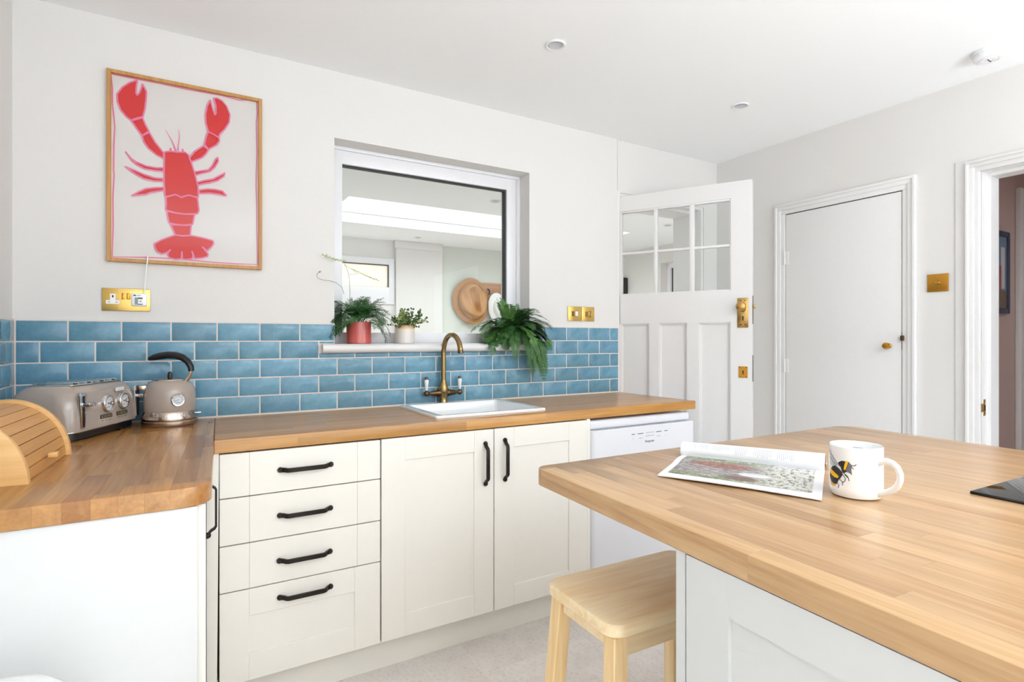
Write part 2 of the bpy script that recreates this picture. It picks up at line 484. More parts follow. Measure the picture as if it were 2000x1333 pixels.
def put_tile(parent, x0, x1, z0, z1, wall='b'):
    w, h = x1 - x0 - GR, z1 - z0 - GR
    if w < .004 or h < .004: return
    o = bpy.data.objects.new('tile', tile_mesh(w, h)); C.objects.link(o); o.parent = parent
    tx, tz = R.uniform(-.010, .010), R.uniform(-.010, .010)
    if wall == 'b': o.location = ((x0 + x1) / 2, D + .0005, (z0 + z1) / 2); o.rotation_euler = (tx, R.uniform(-.002, .002), tz)
    else: o.location = (XL - .0005, (x0 + x1) / 2, (z0 + z1) / 2); o.rotation_euler = (tx, 0, PI / 2 + tz)
    v = R.uniform(.86, 1.08)
    o.color = (v * R.uniform(.96, 1.02), v, v * R.uniform(.98, 1.03), 1)


SX0, SX1, SZ0, SZ1 = .494, 1.603, 1.1135, 1.1525       # window board nose
XE = 2.134
wl_o = bpy.data.objects['wall_left']
for r in range(5):
    z1 = TTOP - r * RP; z0 = z1 - RP
    off = TX0 if r % 2 == 0 else TX0 + TP / 2
    for k in range(-5, 17):
        x0 = off + k * TP; x1 = x0 + TP
        a, b = max(x0, XL + TT), min(x1, XE)
        if b - a < .008: continue
        if r == 0:                                     # cut round the window opening
            if b > WX0 and a < WX1:
                if a < WX0 - .008: put_tile(wall_back, a, WX0, z0, z1)
                if b > WX1 + .008: put_tile(wall_back, WX1, b, z0, z1)
                continue
        if r == 1 and b > SX0 + .01 and a < SX1 - .01:
            zt = SZ0 + .001
            if b <= WX0 or a >= WX1 or (a < WX0 < b) or (a < WX1 < b):
                # piece beside the opening above the board end, and the slip below the board
                if a < WX0: put_tile(wall_back, a, min(b, WX0), SZ1 if a > SX0 - .02 else z0, z1)
                if b > WX1: put_tile(wall_back, max(a, WX1), b, SZ1 if b < SX1 + .02 else z0, z1)
            put_tile(wall_back, a, b, z0, zt)
            continue
        put_tile(wall_back, a, b, z0, z1)
    k0 = D - TT - (.1512 if r % 2 == 0 else .10)
    y1 = D - TT
    first = True
    while y1 > 1.31:
        y0 = y1 - (TP if not first else (.1512 if r % 2 == 0 else .10)); first = False
        put_tile(wl_o, max(y0, 1.30), y1, z0, z1, 'l'); y1 = y0
gb = MB()
gz0 = TTOP - 5 * RP
gb.box(XL, WX0, D - .0062, D, gz0, TTOP + .003); gb.box(WX1, XE + .003, D - .0062, D, gz0, TTOP + .003)
gb.box(WX0, WX1, D - .0062, D, gz0, SZ0 + .006)
obj('grout', gb, M_grout, wall_back)
obj('grout', MB().box(XL, XL + .0062, 1.295, D, gz0, TTOP + .003), M_grout, wl_o)
obj('sealant', MB().box(.0, XE, D - .012, D - .004, .868, .8755, .002), M_grout, wall_back)

# ------------------------------------------------------------------ window over the sink
win = struct_root('window_1', (1.03, D + .1, WZ0))
FY0, FY1 = D + .10, D + .165
gx0, gx1, gz0_, gz1 = .607, 1.459, 1.203, 1.960
f = MB()
f.box(WX0, gx0, FY0, FY1, WZ0, WZ1, .004); f.box(gx1, WX1, FY0, FY1, WZ0, WZ1, .004)
f.box(gx0 - .004, gx1 + .004, FY0 + .001, FY1, WZ0, gz0_, .004); f.box(gx0 - .004, gx1 + .004, FY0 + .001, FY1, gz1, WZ1, .004)
f.box(WX0, WX1, FY0 - .012, FY0 + .004, WZ1 - .016, WZ1, .003)
f.box(WX1 - .022, WX1, FY0 - .012, FY0 + .004, WZ0, WZ1 - .016, .003)
fr = obj('window_frame', f, M_upvc, win)
gk = MB()
gk.box(gx0, gx1, FY0 + .012, FY0 + .03, gz1 - .009, gz1 + .001); gk.box(gx1 - .012, gx1 + .001, FY0 + .012, FY0 + .03, gz0_, gz1 - .009)
obj('gasket', gk, M_black, fr, label='black rubber seal')
obj('pane', MB().box(gx0 - .002, gx1 + .002, FY0 + .03, FY0 + .034, gz0_ - .002, gz1 + .002), M_glass, win)
sb = MB().box(WX0 + .001, WX1 - .001, D, FY0 + .02, SZ0, SZ1)
prof = [(D, SZ0), (D - .026, SZ0)]
for i in range(9):
    a = -PI / 2 + PI * i / 8
    prof.append((D - .026 - .019 * math.cos(a), (SZ0 + SZ1) / 2 + (SZ1 - SZ0) / 2 * math.sin(a)))
prof += [(D, SZ1)]
Mrot = Matrix(((0, 0, 1, 0), (1, 0, 0, 0), (0, 1, 0, 0), (0, 0, 0, 1)))
sb.prism(prof, SX0, SX1, 0, Mrot)
obj('window_sill', sb, M_trim, win)

# ------------------------------------------------------------------ far room seen through window and door
FZ, FYE, FX0, FX1 = 2.132, 5.24, .25, 4.2
struct('floor.001', MB().box(FX0 - .1, FX1 + .2, D + WT, FYE + .3, -.06, 0), M_stone)
sk = (.945, 3.45, 3.755, 4.578)
c = MB()
c.box(FX0 - .1, sk[0], D + WT, FYE + .3, FZ, FZ + .08); c.box(sk[1], FX1 + .1, D + WT, FYE + .3, FZ, FZ + .08)
c.box(sk[0], sk[1], D + WT, sk[2], FZ, FZ + .08); c.box(sk[0], sk[1], sk[3], FYE + .3, FZ, FZ + .08)
struct('ceiling.001', c, M_ceil)
w4 = struct_root('window_4', (2.2, 4.17, FZ + .05))
f = MB(); f.box(sk[0] - .03, sk[0] + .02, sk[2] - .03, sk[3] + .03, FZ + .081, FZ + .11); f.box(sk[1] - .02, sk[1] + .03, sk[2] - .03, sk[3] + .03, FZ + .081, FZ + .11)
f.box(sk[0] + .02, sk[1] - .02, sk[2] - .03, sk[2] + .02, FZ + .081, FZ + .11); f.box(sk[0] + .02, sk[1] - .02, sk[3] - .02, sk[3] + .03, FZ + .081, FZ + .11)
obj('window_frame', f, M_upvc, w4)
obj('pane', MB().box(sk[0], sk[1], sk[2], sk[3], FZ + .09, FZ + .096), M_glass, w4)
struct('wall_far_left', MB().box(FX0 - .1, FX0, D + WT, FYE + .3, 0, FZ), M_wall)
fw = MB()
fx0, fx1, fz0, fz1 = .72, 1.757, 1.51, 1.955
fw.box(FX0, fx0, FYE, FYE + .2, 0, FZ); fw.box(fx1, 1.762, FYE, FYE + .2, 0, FZ)
fw.box(fx0, fx1, FYE, FYE + .2, 0, fz0); fw.box(fx0, fx1, FYE, FYE + .2, fz1, FZ)
fw.box(1.762, 2.246, FYE - .045, FYE + .2, 0, FZ); fw.box(1.745, 2.246, FYE - .062, FYE - .04, FZ - .075, FZ, .008)
struct('wall_far', fw, M_wall)
struct('wall_far_recess', MB().box(2.246, FX1 + .1, FYE + .02, FYE + .2, 0, FZ), M_sage)
w2 = struct_root('window_2', (1.2, FYE, fz0))
f = MB()
f.box(fx0, fx0 + .065, FYE - .02, FYE + .06, fz0, fz1, .006); f.box(1.70, fx1, FYE - .02, FYE + .06, fz0, fz1, .006)
f.box(fx0 + .06, 1.705, FYE - .019, FYE + .06, fz0, 1.675, .006); f.box(fx0 + .06, 1.705, FYE - .019, FYE + .06, 1.893, fz1, .006)
fo = obj('window_frame', f, M_upvc, w2)
gk = MB(); gk.box(fx0 + .065, 1.70, FYE - .004, FYE + .02, 1.885, 1.894); gk.box(1.692, 1.701, FYE - .004, FYE + .02, 1.675, 1.885)
obj('gasket', gk, M_black, fo)


def frosted():
    m = bpy.data.materials.new('backlit_frosted_glass'); m.use_nodes = True
    nt = m.node_tree; nt.nodes.clear(); N = nt.nodes.new
    out = N('ShaderNodeOutputMaterial'); mx = N('ShaderNodeMixShader'); tl = N('ShaderNodeBsdfTranslucent'); gl = N('ShaderNodeBsdfDiffuse')
    tl.inputs[0].default_value = lin(255, 246, 236); gl.inputs[0].default_value = lin(235, 225, 215); mx.inputs[0].default_value = .25
    nt.links.new(tl.outputs[0], mx.inputs[1]); nt.links.new(gl.outputs[0], mx.inputs[2]); nt.links.new(mx.outputs[0], out.inputs[0])
    return m


obj('pane', MB().box(fx0 + .06, 1.703, FYE + .008, FYE + .012, 1.67, 1.895), frosted(), w2)
fr_ = MB()
RY0, RY1, RZ = 3.42, 4.12, 1.955
fr_.box(FX1, FX1 + .2, RY1, FYE + .3, 0, FZ); fr_.box(FX1, FX1 + .2, D + WT, RY0, 0, FZ)
fr_.box(FX1, FX1 + .2, RY0, RY1, RZ, FZ); fr_.box(FX1 + .2, FX1 + .24, D + WT, FYE + .3, 0, FZ)
struct('wall_far_right', fr_, M_wall)
d4 = struct_root('door_4', (FX1 + .15, 3.77, 0))
f = MB(); f.box(FX1 + .09, FX1 + .16, RY1 - .05, RY1, 0, RZ); f.box(FX1 + .09, FX1 + .16, RY0, RY0 + .05, 0, RZ); f.box(FX1 + .09, FX1 + .16, RY0 + .05, RY1 - .05, RZ - .05, RZ)
obj('door_frame', f, M_upvc, d4)
gk = MB(); gk.box(FX1 + .116, FX1 + .121, RY1 - .062, RY1 - .05, 0, RZ - .05); gk.box(FX1 + .116, FX1 + .121, RY0 + .05, RY1 - .062, RZ - .062, RZ - .05)
obj('gasket', gk, M_black, d4)
obj('door_leaf', MB().box(FX1 + .12, FX1 + .15, RY0 + .05, RY1 - .062, 0, RZ - .062), M_upvc, d4)

# hall beyond the doorway
struct('floor.002', MB().box(XR + .1, 5.4, -.6, 1.5, -.06, -.001), M_stone)
struct('ceiling.002', MB().box(XR + WTR, 5.4, -.6, 1.5, 2.25, 2.3), M_hall)
struct('wall_hall_left', MB().box(XR + WTR, 5.4, 1.30, 1.4, 0, 2.25), M_hall)
struct('wall_hall_right', MB().box(XR + WTR, 5.4, -.6, -.5, 0, 2.25), M_hall)
struct('wall_hall_end', MB().box(5.3, 5.4, -.5, 1.3, 0, 2.25), M_hall)
t4 = MB(); t4.box(4.20, 4.28, 1.27, 1.30, 0, 2.06, .006); t4.box(4.28, 5.2, 1.27, 1.30, 1.98, 2.06, .006)
struct('trim_5', t4, M_trim)

# ------------------------------------------------------------------ trims on the right wall
def architrave(name, ya, yb, zt, w, x):
    """moulded frame round an opening from ya (low) to yb (high)"""
    m = MB()
    for (o0, o1, th) in ((0, w * .42, .012), (w * .42, w * .78, .018), (w * .78, w, .024)):
        a, b = o0, o1 + .001
        m.box(x - th, x, yb + a, yb + b, 0, zt + a, .002); m.box(x - th, x, ya - b, ya - a, 0, zt + a, .002)
        m.box(x - th, x, ya - b, yb + b, zt + a, zt + b, .002)
    return struct(name, m, M_trim)


architrave('trim_2', UY0, UY1, UZ, .058, XR)
architrave('trim_3', HY0, HY1, HZ, .05, XR)
t = MB()
t.box(XR - .006, XR, HY1 + .05, HY1 + .093, 0, HZ + .06, .002)
struct('trim_4', t, M_trim)
ln = struct_root('door_5', (XR, .65, 0))
m = MB()
m.box(XR, XR + WTR, HY1 - .003, HY1 + .02, 0, HZ); m.box(XR, XR + WTR, HY0 - .02, HY0 + .003, 0, HZ); m.box(XR, XR + WTR, HY0 + .003, HY1 - .003, HZ - .003, HZ + .02)
m.box(XR + .055, XR + WTR, HY1 - .016, HY1 - .002, 0, HZ - .0031); m.box(XR + .055, XR + WTR, HY0 + .002, HY0 + .016, 0, HZ - .0031); m.box(XR + .055, XR + WTR, HY0 + .0158, HY1 - .0158, HZ - .016, HZ - .0031)
obj('door_lining', m, M_trim, ln)
sp = MB()
zS = .872
sp.box(XR + .012, XR + .034, HY1 - .0048, HY1 - .002, zS - .036, zS + .036, .0008); sp.box(XR - .006, XR + .012, HY1 - .0048, HY1 - .002, zS - .018, zS + .018, .0008)
spo = obj('strike_plate', sp, M_brass, ln, label='brass strike plate')
sh = MB().box(XR + .018, XR + .028, HY1 - .0054, HY1 - .0046, zS - .014, zS + .012)
sh.lathe([(.0022, 0), (.0022, .0008)], (XR + .023, HY1 - .0046, zS + .026), 10, Matrix.Rotation(PI / 2, 4, 'X'))
sh.lathe([(.0022, 0), (.0022, .0008)], (XR + .023, HY1 - .0046, zS - .026), 10, Matrix.Rotation(PI / 2, 4, 'X'))
obj('screw_hole', sh, M_dark, spo)

# ------------------------------------------------------------------ cupboard door on the right wall
cd = struct_root('door_2', (XR, UY0, 0))
obj('door_leaf', MB().box(XR - .008, XR + .03, UY0 + .004, UY1 - .003, .01, UZ - .005, .002), M_trim, cd)
m = MB(); m.box(XR + .002, XR + .035, UY0, UY0 + .004, 0, UZ); m.box(XR + .002, XR + .035, UY0, UY1, UZ - .005, UZ)
obj('gap', m, M_dark, cd)
kp = at_x(1735, 676, XR - .03)
kb = MB()
Rx = Matrix.Rotation(-PI / 2, 4, 'Y')
kb.lathe([(.0, 0), (.013, .0), (.013, .004), (.008, .007), (.007, .016), (.012, .02), (.0165, .027), (.0165, .033), (.0125, .040), (.0, .042)], (XR - .008, 1.405, kp.z), 28, Rx)
obj('door_knob', kb, M_gold, cd)
m = MB(); m.box(XR - .0255, XR - .006, UY0 - .010, UY0 + .0035, 1.165, 1.19, .002)
obj('latch', m, M_bronze2, cd)
m = MB(); m.box(XR - .010, XR - .006, UY0 - .001, UY0 + .003, 1.12, 1.205, .001)
obj('latch_plate', m, M_bronze2, cd)
for hz in (1.64, 1.02):
    m = MB()
    for q in range(3): m.lathe([(.005, 0), (.005, .024)], (XR - .014, UY1 + .001, hz - .038 + q * .0255), 10)
    m.box(XR - .010, XR - .0075, UY1 - .022, UY1, hz - .038, hz + .038, .0008)
    obj('hinge', m, M_trim, cd)

# ------------------------------------------------------------------ open glazed door
hx, hy = 2.150, 2.428
fx, fy = 2.4905, 1.809
ang = math.atan2(fy - hy, fx - hx)
DL = math.hypot(fx - hx, fy - hy)
door = struct_root('door_1', (hx, hy, 0)); door.rotation_euler = (0, 0, ang)
# local: x along the leaf from the hinge, +/-y thickness. visible face looks to the viewer's left side (local -y)
T = .04
zt = 1.990
xs = [(.012, .197), (.217, .391), (.417, .598)]
zs = [(1.669, 1.895), (1.432, 1.657)]
px_ = [(.006, .174), (.2275, .3815), (.4425, .6035)]
leaf = MB()
leaf.box(0, DL, 0, T, 1.905, zt); leaf.box(.6035, DL, 0, T, .01, 1.905)
leaf.box(0, .6035, 0, T, 1.262, 1.425); leaf.box(0, .6035, 0, T, .01, .25)
leaf.box(0, .006, 0, T, .25, 1.905)
leaf.box(.174, .2275, 0, T, .25, 1.262); leaf.box(.3815, .4425, 0, T, .25, 1.262)
obj('door_leaf', leaf, M_trim, door, local=True)
bars = MB()
bars.box(.197, .217, .006, T - .006, 1.425, 1.905, .004); bars.box(.391, .417, .006, T - .006, 1.425, 1.905, .004)
bars.box(.006, .6035, .007, T - .007, 1.656, 1.670, .003)
bars.box(.597, .6035, .004, T - .004, 1.425, 1.905, .002); bars.box(.006, .6, .004, T - .004, 1.895, 1.906, .002)
bars.box(.006, .6, .004, T - .004, 1.424, 1.432, .002); bars.box(.006, .012, .004, T - .004, 1.425, 1.905, .002)
obj('glazing_bar', bars, M_trim, door, local=True)
for xa, xb in xs:
    for za, zb in zs: obj('pane', MB().box(xa, xb, .018, .022, za, zb), M_glass, door, local=True)
for xa, xb in px_:
    m = MB(); m.box(xa, xb, .015, .025, .25, 1.262)
    for q in range(3):
        e = .004 + q * .004; dpt = .002 + q * .004
        m.box(xa, xa + e, dpt, .025, .25, 1.262); m.box(xb - e, xb, dpt, .025, .25, 1.262); m.box(xa, xb, dpt, .025, 1.262 - e, 1.262)
    obj('panel', m, M_trim, door, local=True)
m = MB(); zc = 1.308
Mface = Matrix(((1, 0, 0, .6623), (0, 0, -1, 0), (0, 1, 0, zc), (0, 0, 0, 1)))
m.box(-.0265, .0265, -.0765, .0765, 0, .004, .0018, 2, Mface); m.box(-.0205, .0205, -.07, .07, .004, .0055, .0012, 2, Mface)
lp = obj('lock_plate', m, M_brassold, door, local=True, label='polished brass lock plate with keyhole')
m = MB()
kz = 1.3385 - zc
m.lathe([(.0, 0), (.017, 0), (.017, .004), (.010, .008), (.009, .020), (.016, .026), (.0245, .034), (.0255, .041), (.021, .049), (.012, .052), (.0, .0525)], (0, 0, 0), 32, Mface @ Matrix.Translation((-.004, kz, .0)))
obj('door_knob', m, M_brassold, door, local=True)
m = MB(); m.lathe([(.0042, 0), (.0042, .0008)], (0, 0, 0), 14, Mface @ Matrix.Translation((.001, -.022, .0056)))
m.box(-.002, .004, -.040, -.024, .0056, .0064, 0, 1, Mface)
for sx in (-.011, .011):
    for sy in (-.062, .062): m.lathe([(.003, 0), (.003, .0009)], (0, 0, 0), 10, Mface @ Matrix.Translation((sx, sy, .0056)))
obj('keyhole', m, M_dark, lp, local=True)
m = MB(); Mf2 = Matrix(((1, 0, 0, .6635), (0, 0, -1, 0), (0, 1, 0, 1.0028), (0, 0, 0, 1)))
m.box(-.0215, .0215, -.0295, .0295, 0, .003, .0008, 1, Mf2)
es = obj('escutcheon', m, M_gold, door, local=True, label='square brass keyhole plate')
m = MB(); m.lathe([(.004, 0), (.004, .0008)], (0, 0, 0), 14, Mf2 @ Matrix.Translation((0, .004, .003))); m.box(-.0025, .0025, -.012, .003, .003, .0038, 0, 1, Mf2)
for sx in (-.015, .015):
    for sy in (-.023, .023): m.lathe([(.0022, 0), (.0022, .0008)], (0, 0, 0), 8, Mf2 @ Matrix.Translation((sx, sy, .003)))
obj('keyhole', m, M_dark, es, local=True)
m = MB(); m.box(DL - .0002, DL + .002, .008, T - .008, 1.25, 1.395); m.box(DL - .0002, DL + .002, .008, T - .008, .955, 1.09)
obj('latch_plate', m, M_bronze2, door, local=True)
obj('latch', MB().box(DL, DL + .014, .012, T - .014, 1.33, 1.348, .003), M_brassold, door, local=True)
m = MB()
m.box(DX0, DX0 + .02, D + .02, D + WT, 0, DZ); m.box(DX1 - .02, DX1, D + .02, D + WT, 0, DZ); m.box(DX0 + .02, DX1 - .02, D + .02, D + WT, DZ - .02, DZ)
m.box(DX0 + .02, DX0 + .035, D + .07, D + WT, 0, DZ - .02); m.box(DX1 - .035, DX1 - .02, D + .07, D + WT, 0, DZ - .02); m.box(DX0 + .02, DX1 - .02, D + .07, D + WT, DZ - .036, DZ - .02)
m.box(2.1345, 2.156, D + .004, D + .03, 0, DZ)
struct('trim_1', m, M_trim)

# ------------------------------------------------------------------ worktops made of staves
def clip_half(poly, p, n):
    out = []
    for i in range(len(poly)):
        a, b = poly[i], poly[(i + 1) % len(poly)]
        da = (a[0] - p[0]) * n[0] + (a[1] - p[1]) * n[1]; db = (b[0] - p[0]) * n[0] + (b[1] - p[1]) * n[1]
        if da >= 0: out.append(a)
        if da * db < 0:
            k = da / (da - db); out.append((a[0] + (b[0] - a[0]) * k, a[1] + (b[1] - a[1]) * k))
    return out


def clip_poly(poly, conv):
    """clip poly by convex polygon conv (counter-clockwise)"""
    for i in range(len(conv)):
        a, b = conv[i], conv[(i + 1) % len(conv)]
        poly = clip_half(poly, a, (-(b[1] - a[1]), b[0] - a[0]))
        if len(poly) < 3: return []
    return poly


def rounded(poly, rad, n=7):
    """round the corners of a counter-clockwise polygon; rad per corner"""
    out = []
    m = len(poly)
    for i in range(m):
        p = Vector(poly[i]); a = Vector(poly[i - 1]); b = Vector(poly[(i + 1) % m]); r = rad[i]
        if r <= 0: out.append(tuple(p)); continue
        da = (a - p).normalized(); db = (b - p).normalized()
        half = da.angle(db) / 2; L = r / math.tan(half)
        cpt = p + (da + db).normalized() * (r / math.sin(half))
        s0 = p + da * L - cpt; s1 = p + db * L - cpt
        a0 = math.atan2(s0.y, s0.x); a1 = math.atan2(s1.y, s1.x)
        while a1 < a0: a1 += 2 * PI
        if a1 - a0 > PI: a1 -= 2 * PI
        for k in range(n + 1):
            q = a0 + (a1 - a0) * k / n; out.append((cpt.x + r * math.cos(q), cpt.y + r * math.sin(q)))
    return out


def stave_mesh(poly, outline, z0, z1, rnd, m):
    """prism of a stave; edges that lie on the outer outline get a small rounded arris"""
    def push(p, r):
        x, y = p; n = len(outline); vx = vy = 0
        for i in range(n):
            a, b = outline[i], outline[(i + 1) % n]
            ex, ey = b[0] - a[0], b[1] - a[1]; L = math.hypot(ex, ey)
            if L < 1e-9: continue
            d = ((x - a[0]) * -ey + (y - a[1]) * ex) / L
            t_ = ((x - a[0]) * ex + (y - a[1]) * ey) / (L * L)
            if abs(d) < 3e-4 and -.02 < t_ < 1.02:
                nx, ny = -ey / L, ex / L
                if vx * nx + vy * ny < .6: vx += nx; vy += ny
        return (x + vx * r, y + vy * r)
    bm = bmesh.new(); layers = []
    for z, r in ((z0, rnd * .6), (z0 + rnd * .6, 0), (z1 - rnd, 0), (z1 - rnd * .3, rnd * .3), (z1, rnd)):
        layers.append([bm.verts.new((*push(p, r), z)) for p in poly])
    n = len(poly)
    bm.faces.new(layers[0][::-1]); bm.faces.new(layers[-1])
    for a, b in zip(layers, layers[1:]):
        for i in range(n): bm.faces.new((a[i], a[(i + 1) % n], b[(i + 1) % n], b[i]))
    me = bpy.data.meshes.new('stave'); bm.to_mesh(me); bm.free(); me.materials.append(m)
    me.shade_smooth(); me.set_sharp_from_angle(angle=math.radians(25))
    return me


def make_staves(root, outline, origin, ang, width, lens, z0, z1, rnd, m, tones, holes=(), gap=.00010, seed=1, pick=None):
    """lay staves along the direction `ang` through `origin`, clipped to the outline"""
    rr = random.Random(seed)
    ux, uy = math.cos(ang), math.sin(ang); vx, vy = -uy, ux
    us = [(p[0] - origin[0]) * ux + (p[1] - origin[1]) * uy for p in outline]; vs = [(p[0] - origin[0]) * vx + (p[1] - origin[1]) * vy for p in outline]
    v = 0.0
    while v > min(vs): v -= width
    cnt = 0
    while v < max(vs):
        u = min(us) - rr.uniform(0, lens[1])
        while u < max(us):
            l = rr.uniform(*lens)
            rects = [(u, u + l, v, v + width)]
            for (ha, hb, hc, hd) in holes:             # holes in the stave frame
                nr = []
                for (a, b, c_, d) in rects:
                    if b <= ha or a >= hb or d <= hc + 1e-4 or c_ >= hd - 1e-4: nr.append((a, b, c_, d)); continue
                    if a < ha: nr.append((a, ha, c_, d))
                    if b > hb: nr.append((hb, b, c_, d))
                rects = nr
            tone = rr.choice(tones); k = rr.uniform(.92, 1.06)
            for (a, b, c_, d) in rects:
                a += gap; b -= gap; c_ += gap; d -= gap
                q = [(origin[0] + ux * s + vx * t_, origin[1] + uy * s + vy * t_) for s, t_ in ((a, c_), (b, c_), (b, d), (a, d))]
                q = clip_poly(q, outline)
                if len(q) < 3: continue
                ar = abs(sum(q[i][0] * q[(i + 1) % len(q)][1] - q[(i + 1) % len(q)][0] * q[i][1] for i in range(len(q)))) / 2
                if ar < 2e-5: continue
                q2 = [q[0]]
                for p in q[1:]:
                    if math.hypot(p[0] - q2[-1][0], p[1] - q2[-1][1]) > 1e-5: q2.append(p)
                if math.hypot(q2[0][0] - q2[-1][0], q2[0][1] - q2[-1][1]) < 1e-5: q2.pop()
                me = stave_mesh(q2, outline, z0, z1, rnd, m)
                me.transform(Matrix.Translation(-root.location))
                o = bpy.data.objects.new('stave', me); C.objects.link(o); o.parent = root
                tn = tone
                if pick:
                    pc = pick(sum(p[0] for p in q2) / len(q2), sum(p[1] for p in q2) / len(q2))
                    tn = pc or tone
                o.color = (tn[0] * k, tn[1] * k, tn[2] * k, 1); cnt += 1
            u += l
        v += width
    return cnt


WZT = .870
tones_l = [(1, 1, 1), (1.04, 1.03, 1.0), (.92, .86, .80), (.80, .70, .62), (1.06, 1.06, 1.02), (.96, .93, .88), (.88, .80, .74)]
tones_i = [(1, 1, 1), (1.03, 1.04, 1.03), (1.0, .97, .94), (.95, .91, .86), (1.08, 1.09, 1.1), (.90, .85, .79), (1.02, 1.0, .98), (1.05, 1.04, 1.0), (.97, .96, .95)]
# left worktop (runs along the left wall)
lw = thing('worktop', 'short oak butcher-block worktop along the left wall, under toaster and bread bin', 'worktop', (-.2, 1.86, WZT - .04))
outl = rounded([(XL + .001, 1.300), (.0465, 1.300), (.0985, D - .001), (XL + .001, D - .001)], [0, .055, 0, 0])
make_staves(lw, outl, (XL, 1.3), PI / 2 - .055, .0425, (.22, .42), WZT - .04, WZT, .0025, M_wtl, tones_l, seed=5)
# back worktop (runs along the back wall)
bw = thing('worktop.001', 'long oak worktop along the blue tiled wall, holding the sink', 'worktop', (1.2, 2.14, WZT - .04))
X0b = .0740
outb = [(X0b, 1.866), (2.1585, 1.884), (2.137, D - .001), (.0994, D - .001)]
SKX0, SKX1, SKY0, SKY1 = .815, 1.318, 1.945, 2.362       # sink outline
vb = .0402
make_staves(bw, outb, (X0b, 1.866), .0087, vb, (.35, .75), WZT - .04, WZT, .0018, M_wtb,
            [(1, 1, 1), (.96, .95, .93), (.92, .9, .88), (1.03, 1.03, 1.03), (.86, .84, .82)], seed=11,
            holes=[(SKX0 + .012 - X0b, SKX1 - .012 - X0b, vb * 2, vb * 12)])
# island worktop
iw = thing('worktop.002', 'large oak island worktop holding magazine, bee mug and hob', 'worktop', (1.3, .3, WZT - .04))
outi = rounded([(.6095, -.75), (1.873, -.75), (1.997, 1.087), (.7125, 1.104)], [0, 0, .06, .03])
make_staves(iw, outi, (.7125, 1.104), -PI / 2 - .0554, .0415, (.28, .62), WZT - .04, WZT, .0035, M_isl, tones_i, seed=23,
            pick=lambda x, y: (.74, .66, .58) if (abs(x - .905) < .022 and .42 < y < .80) else None)

# ------------------------------------------------------------------ cabinets
YF = 1.874                                            # door faces
YK = 1.934                                            # plinth
ZB, ZT = .122, .826


def bow_handle(parent, c, along, out, L=.155, local=False):
    """slim bow handle with round feet; c on the door face, along/out unit vectors"""
    along, out = Vector(along), Vector(out); side = along.cross(out)
    B = Matrix(((along.x, side.x, out.x, c[0]), (along.y, side.y, out.y, c[1]), (along.z, side.z, out.z, c[2]), (0, 0, 0, 1)))
    m = MB(); h = L / 2
    prof = [(-h - .002, .005), (-h + .006, .0065), (-h + .0125, .012), (-h + .018, .021), (-h + .024, .0245)]
    prof += [(-a, z) for a, z in prof[::-1]]
    pts = [B @ Vector((a, 0, z)) for a, z in prof]
    m.tube(pts, .0096, 4, True, flat=(1.0, .42), up=tuple(side))
    for sgn in (-1, 1):
        m.lathe([(.0, -.0), (.0080, 0), (.0088, .003), (.0078, .0080), (.0048, .0115), (0, .0125)], (0, 0, 0), 18, B @ Matrix.Translation((sgn * h, 0, 0)))
    return obj('handle', m, M_handle, parent, local=local)


def shaker(m, x0, x1, z0, z1, yf, frame=(.083, .083, .08, .08), depth=.006, th=.02):
    """a shaker front facing -Y: left, right, bottom, top frame widths"""
    l, r, b, t_ = frame
    e = .0012
    m.box(x0, x0 + l, yf, yf + th, z0, z1, e, 1); m.box(x1 - r, x1, yf, yf + th, z0, z1, e, 1)
    m.box(x0 + l, x1 - r, yf + .0003, yf + th, z0, z0 + b, e, 1); m.box(x0 + l, x1 - r, yf + .0003, yf + th, z1 - t_, z1, e, 1)


dc = thing('base_cabinet', 'ivory four-drawer base cabinet with black bow handles, left of sink cupboard', 'cabinet', (.33, 2.1, 0))
m = MB(); m.box(.0865, .5805, YF + .021, 2.41, ZB, ZT + .003); obj('carcass', m, M_dark, dc)
dr = [(.6915, .8245), (.5480, .6880), (.4065, .5445), (ZB + .001, .4030)]
for i, (za, zb) in enumerate(dr):
    if i < 3:
        m = MB()
        for xa, xb in ((.088, .1693), (.1697, .5000), (.5004, .5785)): m.box(xa, xb, YF, YF + .02, za, zb, .0012, 1)
        d = obj('drawer', m, M_cab, dc)
        bow_handle(d, (.335 - .0015 * i, YF, [.7603, .6170, .4745][i]), (1, 0, 0), (0, -1, 0))
    else:
        m = MB(); shaker(m, .088, .5785, za, zb, YF, (.0805, .0875, .0825, .082))
        d = obj('drawer', m, M_cab, dc)
        obj('panel', MB().box(.165, .495, YF + .006, YF + .018, za + .08, zb - .078), M_cab, d)
        bow_handle(d, (.3335, YF, .3585), (1, 0, 0), (0, -1, 0))
sc_ = thing('base_cabinet.001', 'wide ivory two-door sink cupboard beside the dishwasher', 'cabinet', (1.03, 2.1, 0))
m = MB(); m.box(.582, .60, YF + .021, 2.41, ZB, ZT + .003); m.box(1.462, 1.48, YF + .021, 2.41, ZB, ZT + .003)
m.box(.60, 1.462, YF + .021, 2.41, ZB, ZB + .018); m.box(.60, 1.462, YF + .021, YF + .03, .80, ZT + .003); m.box(.60, 1.462, YF + .021, YF + .03, ZB, .80)
obj('carcass', m, M_dark, sc_)
for (xa, xb, hx_) in ((.5835, 1.0235, .987), (1.0275, 1.4795, 1.073)):
    m = MB(); shaker(m, xa, xb, ZB + .001, .8255, YF, (.085, .083, .082, .0805) if xa < 1 else (.0875, .095, .082, .078))
    d = obj('door', m, M_cab, sc_)
    obj('panel', MB().box(xa + .08, xb - .078, YF + .006, YF + .018, ZB + .078, .8255 - .075), M_cab, d)
    bow_handle(d, (hx_, YF, .6965 if xa < 1 else .7022), (0, 0, 1), (0, -1, 0), .154)
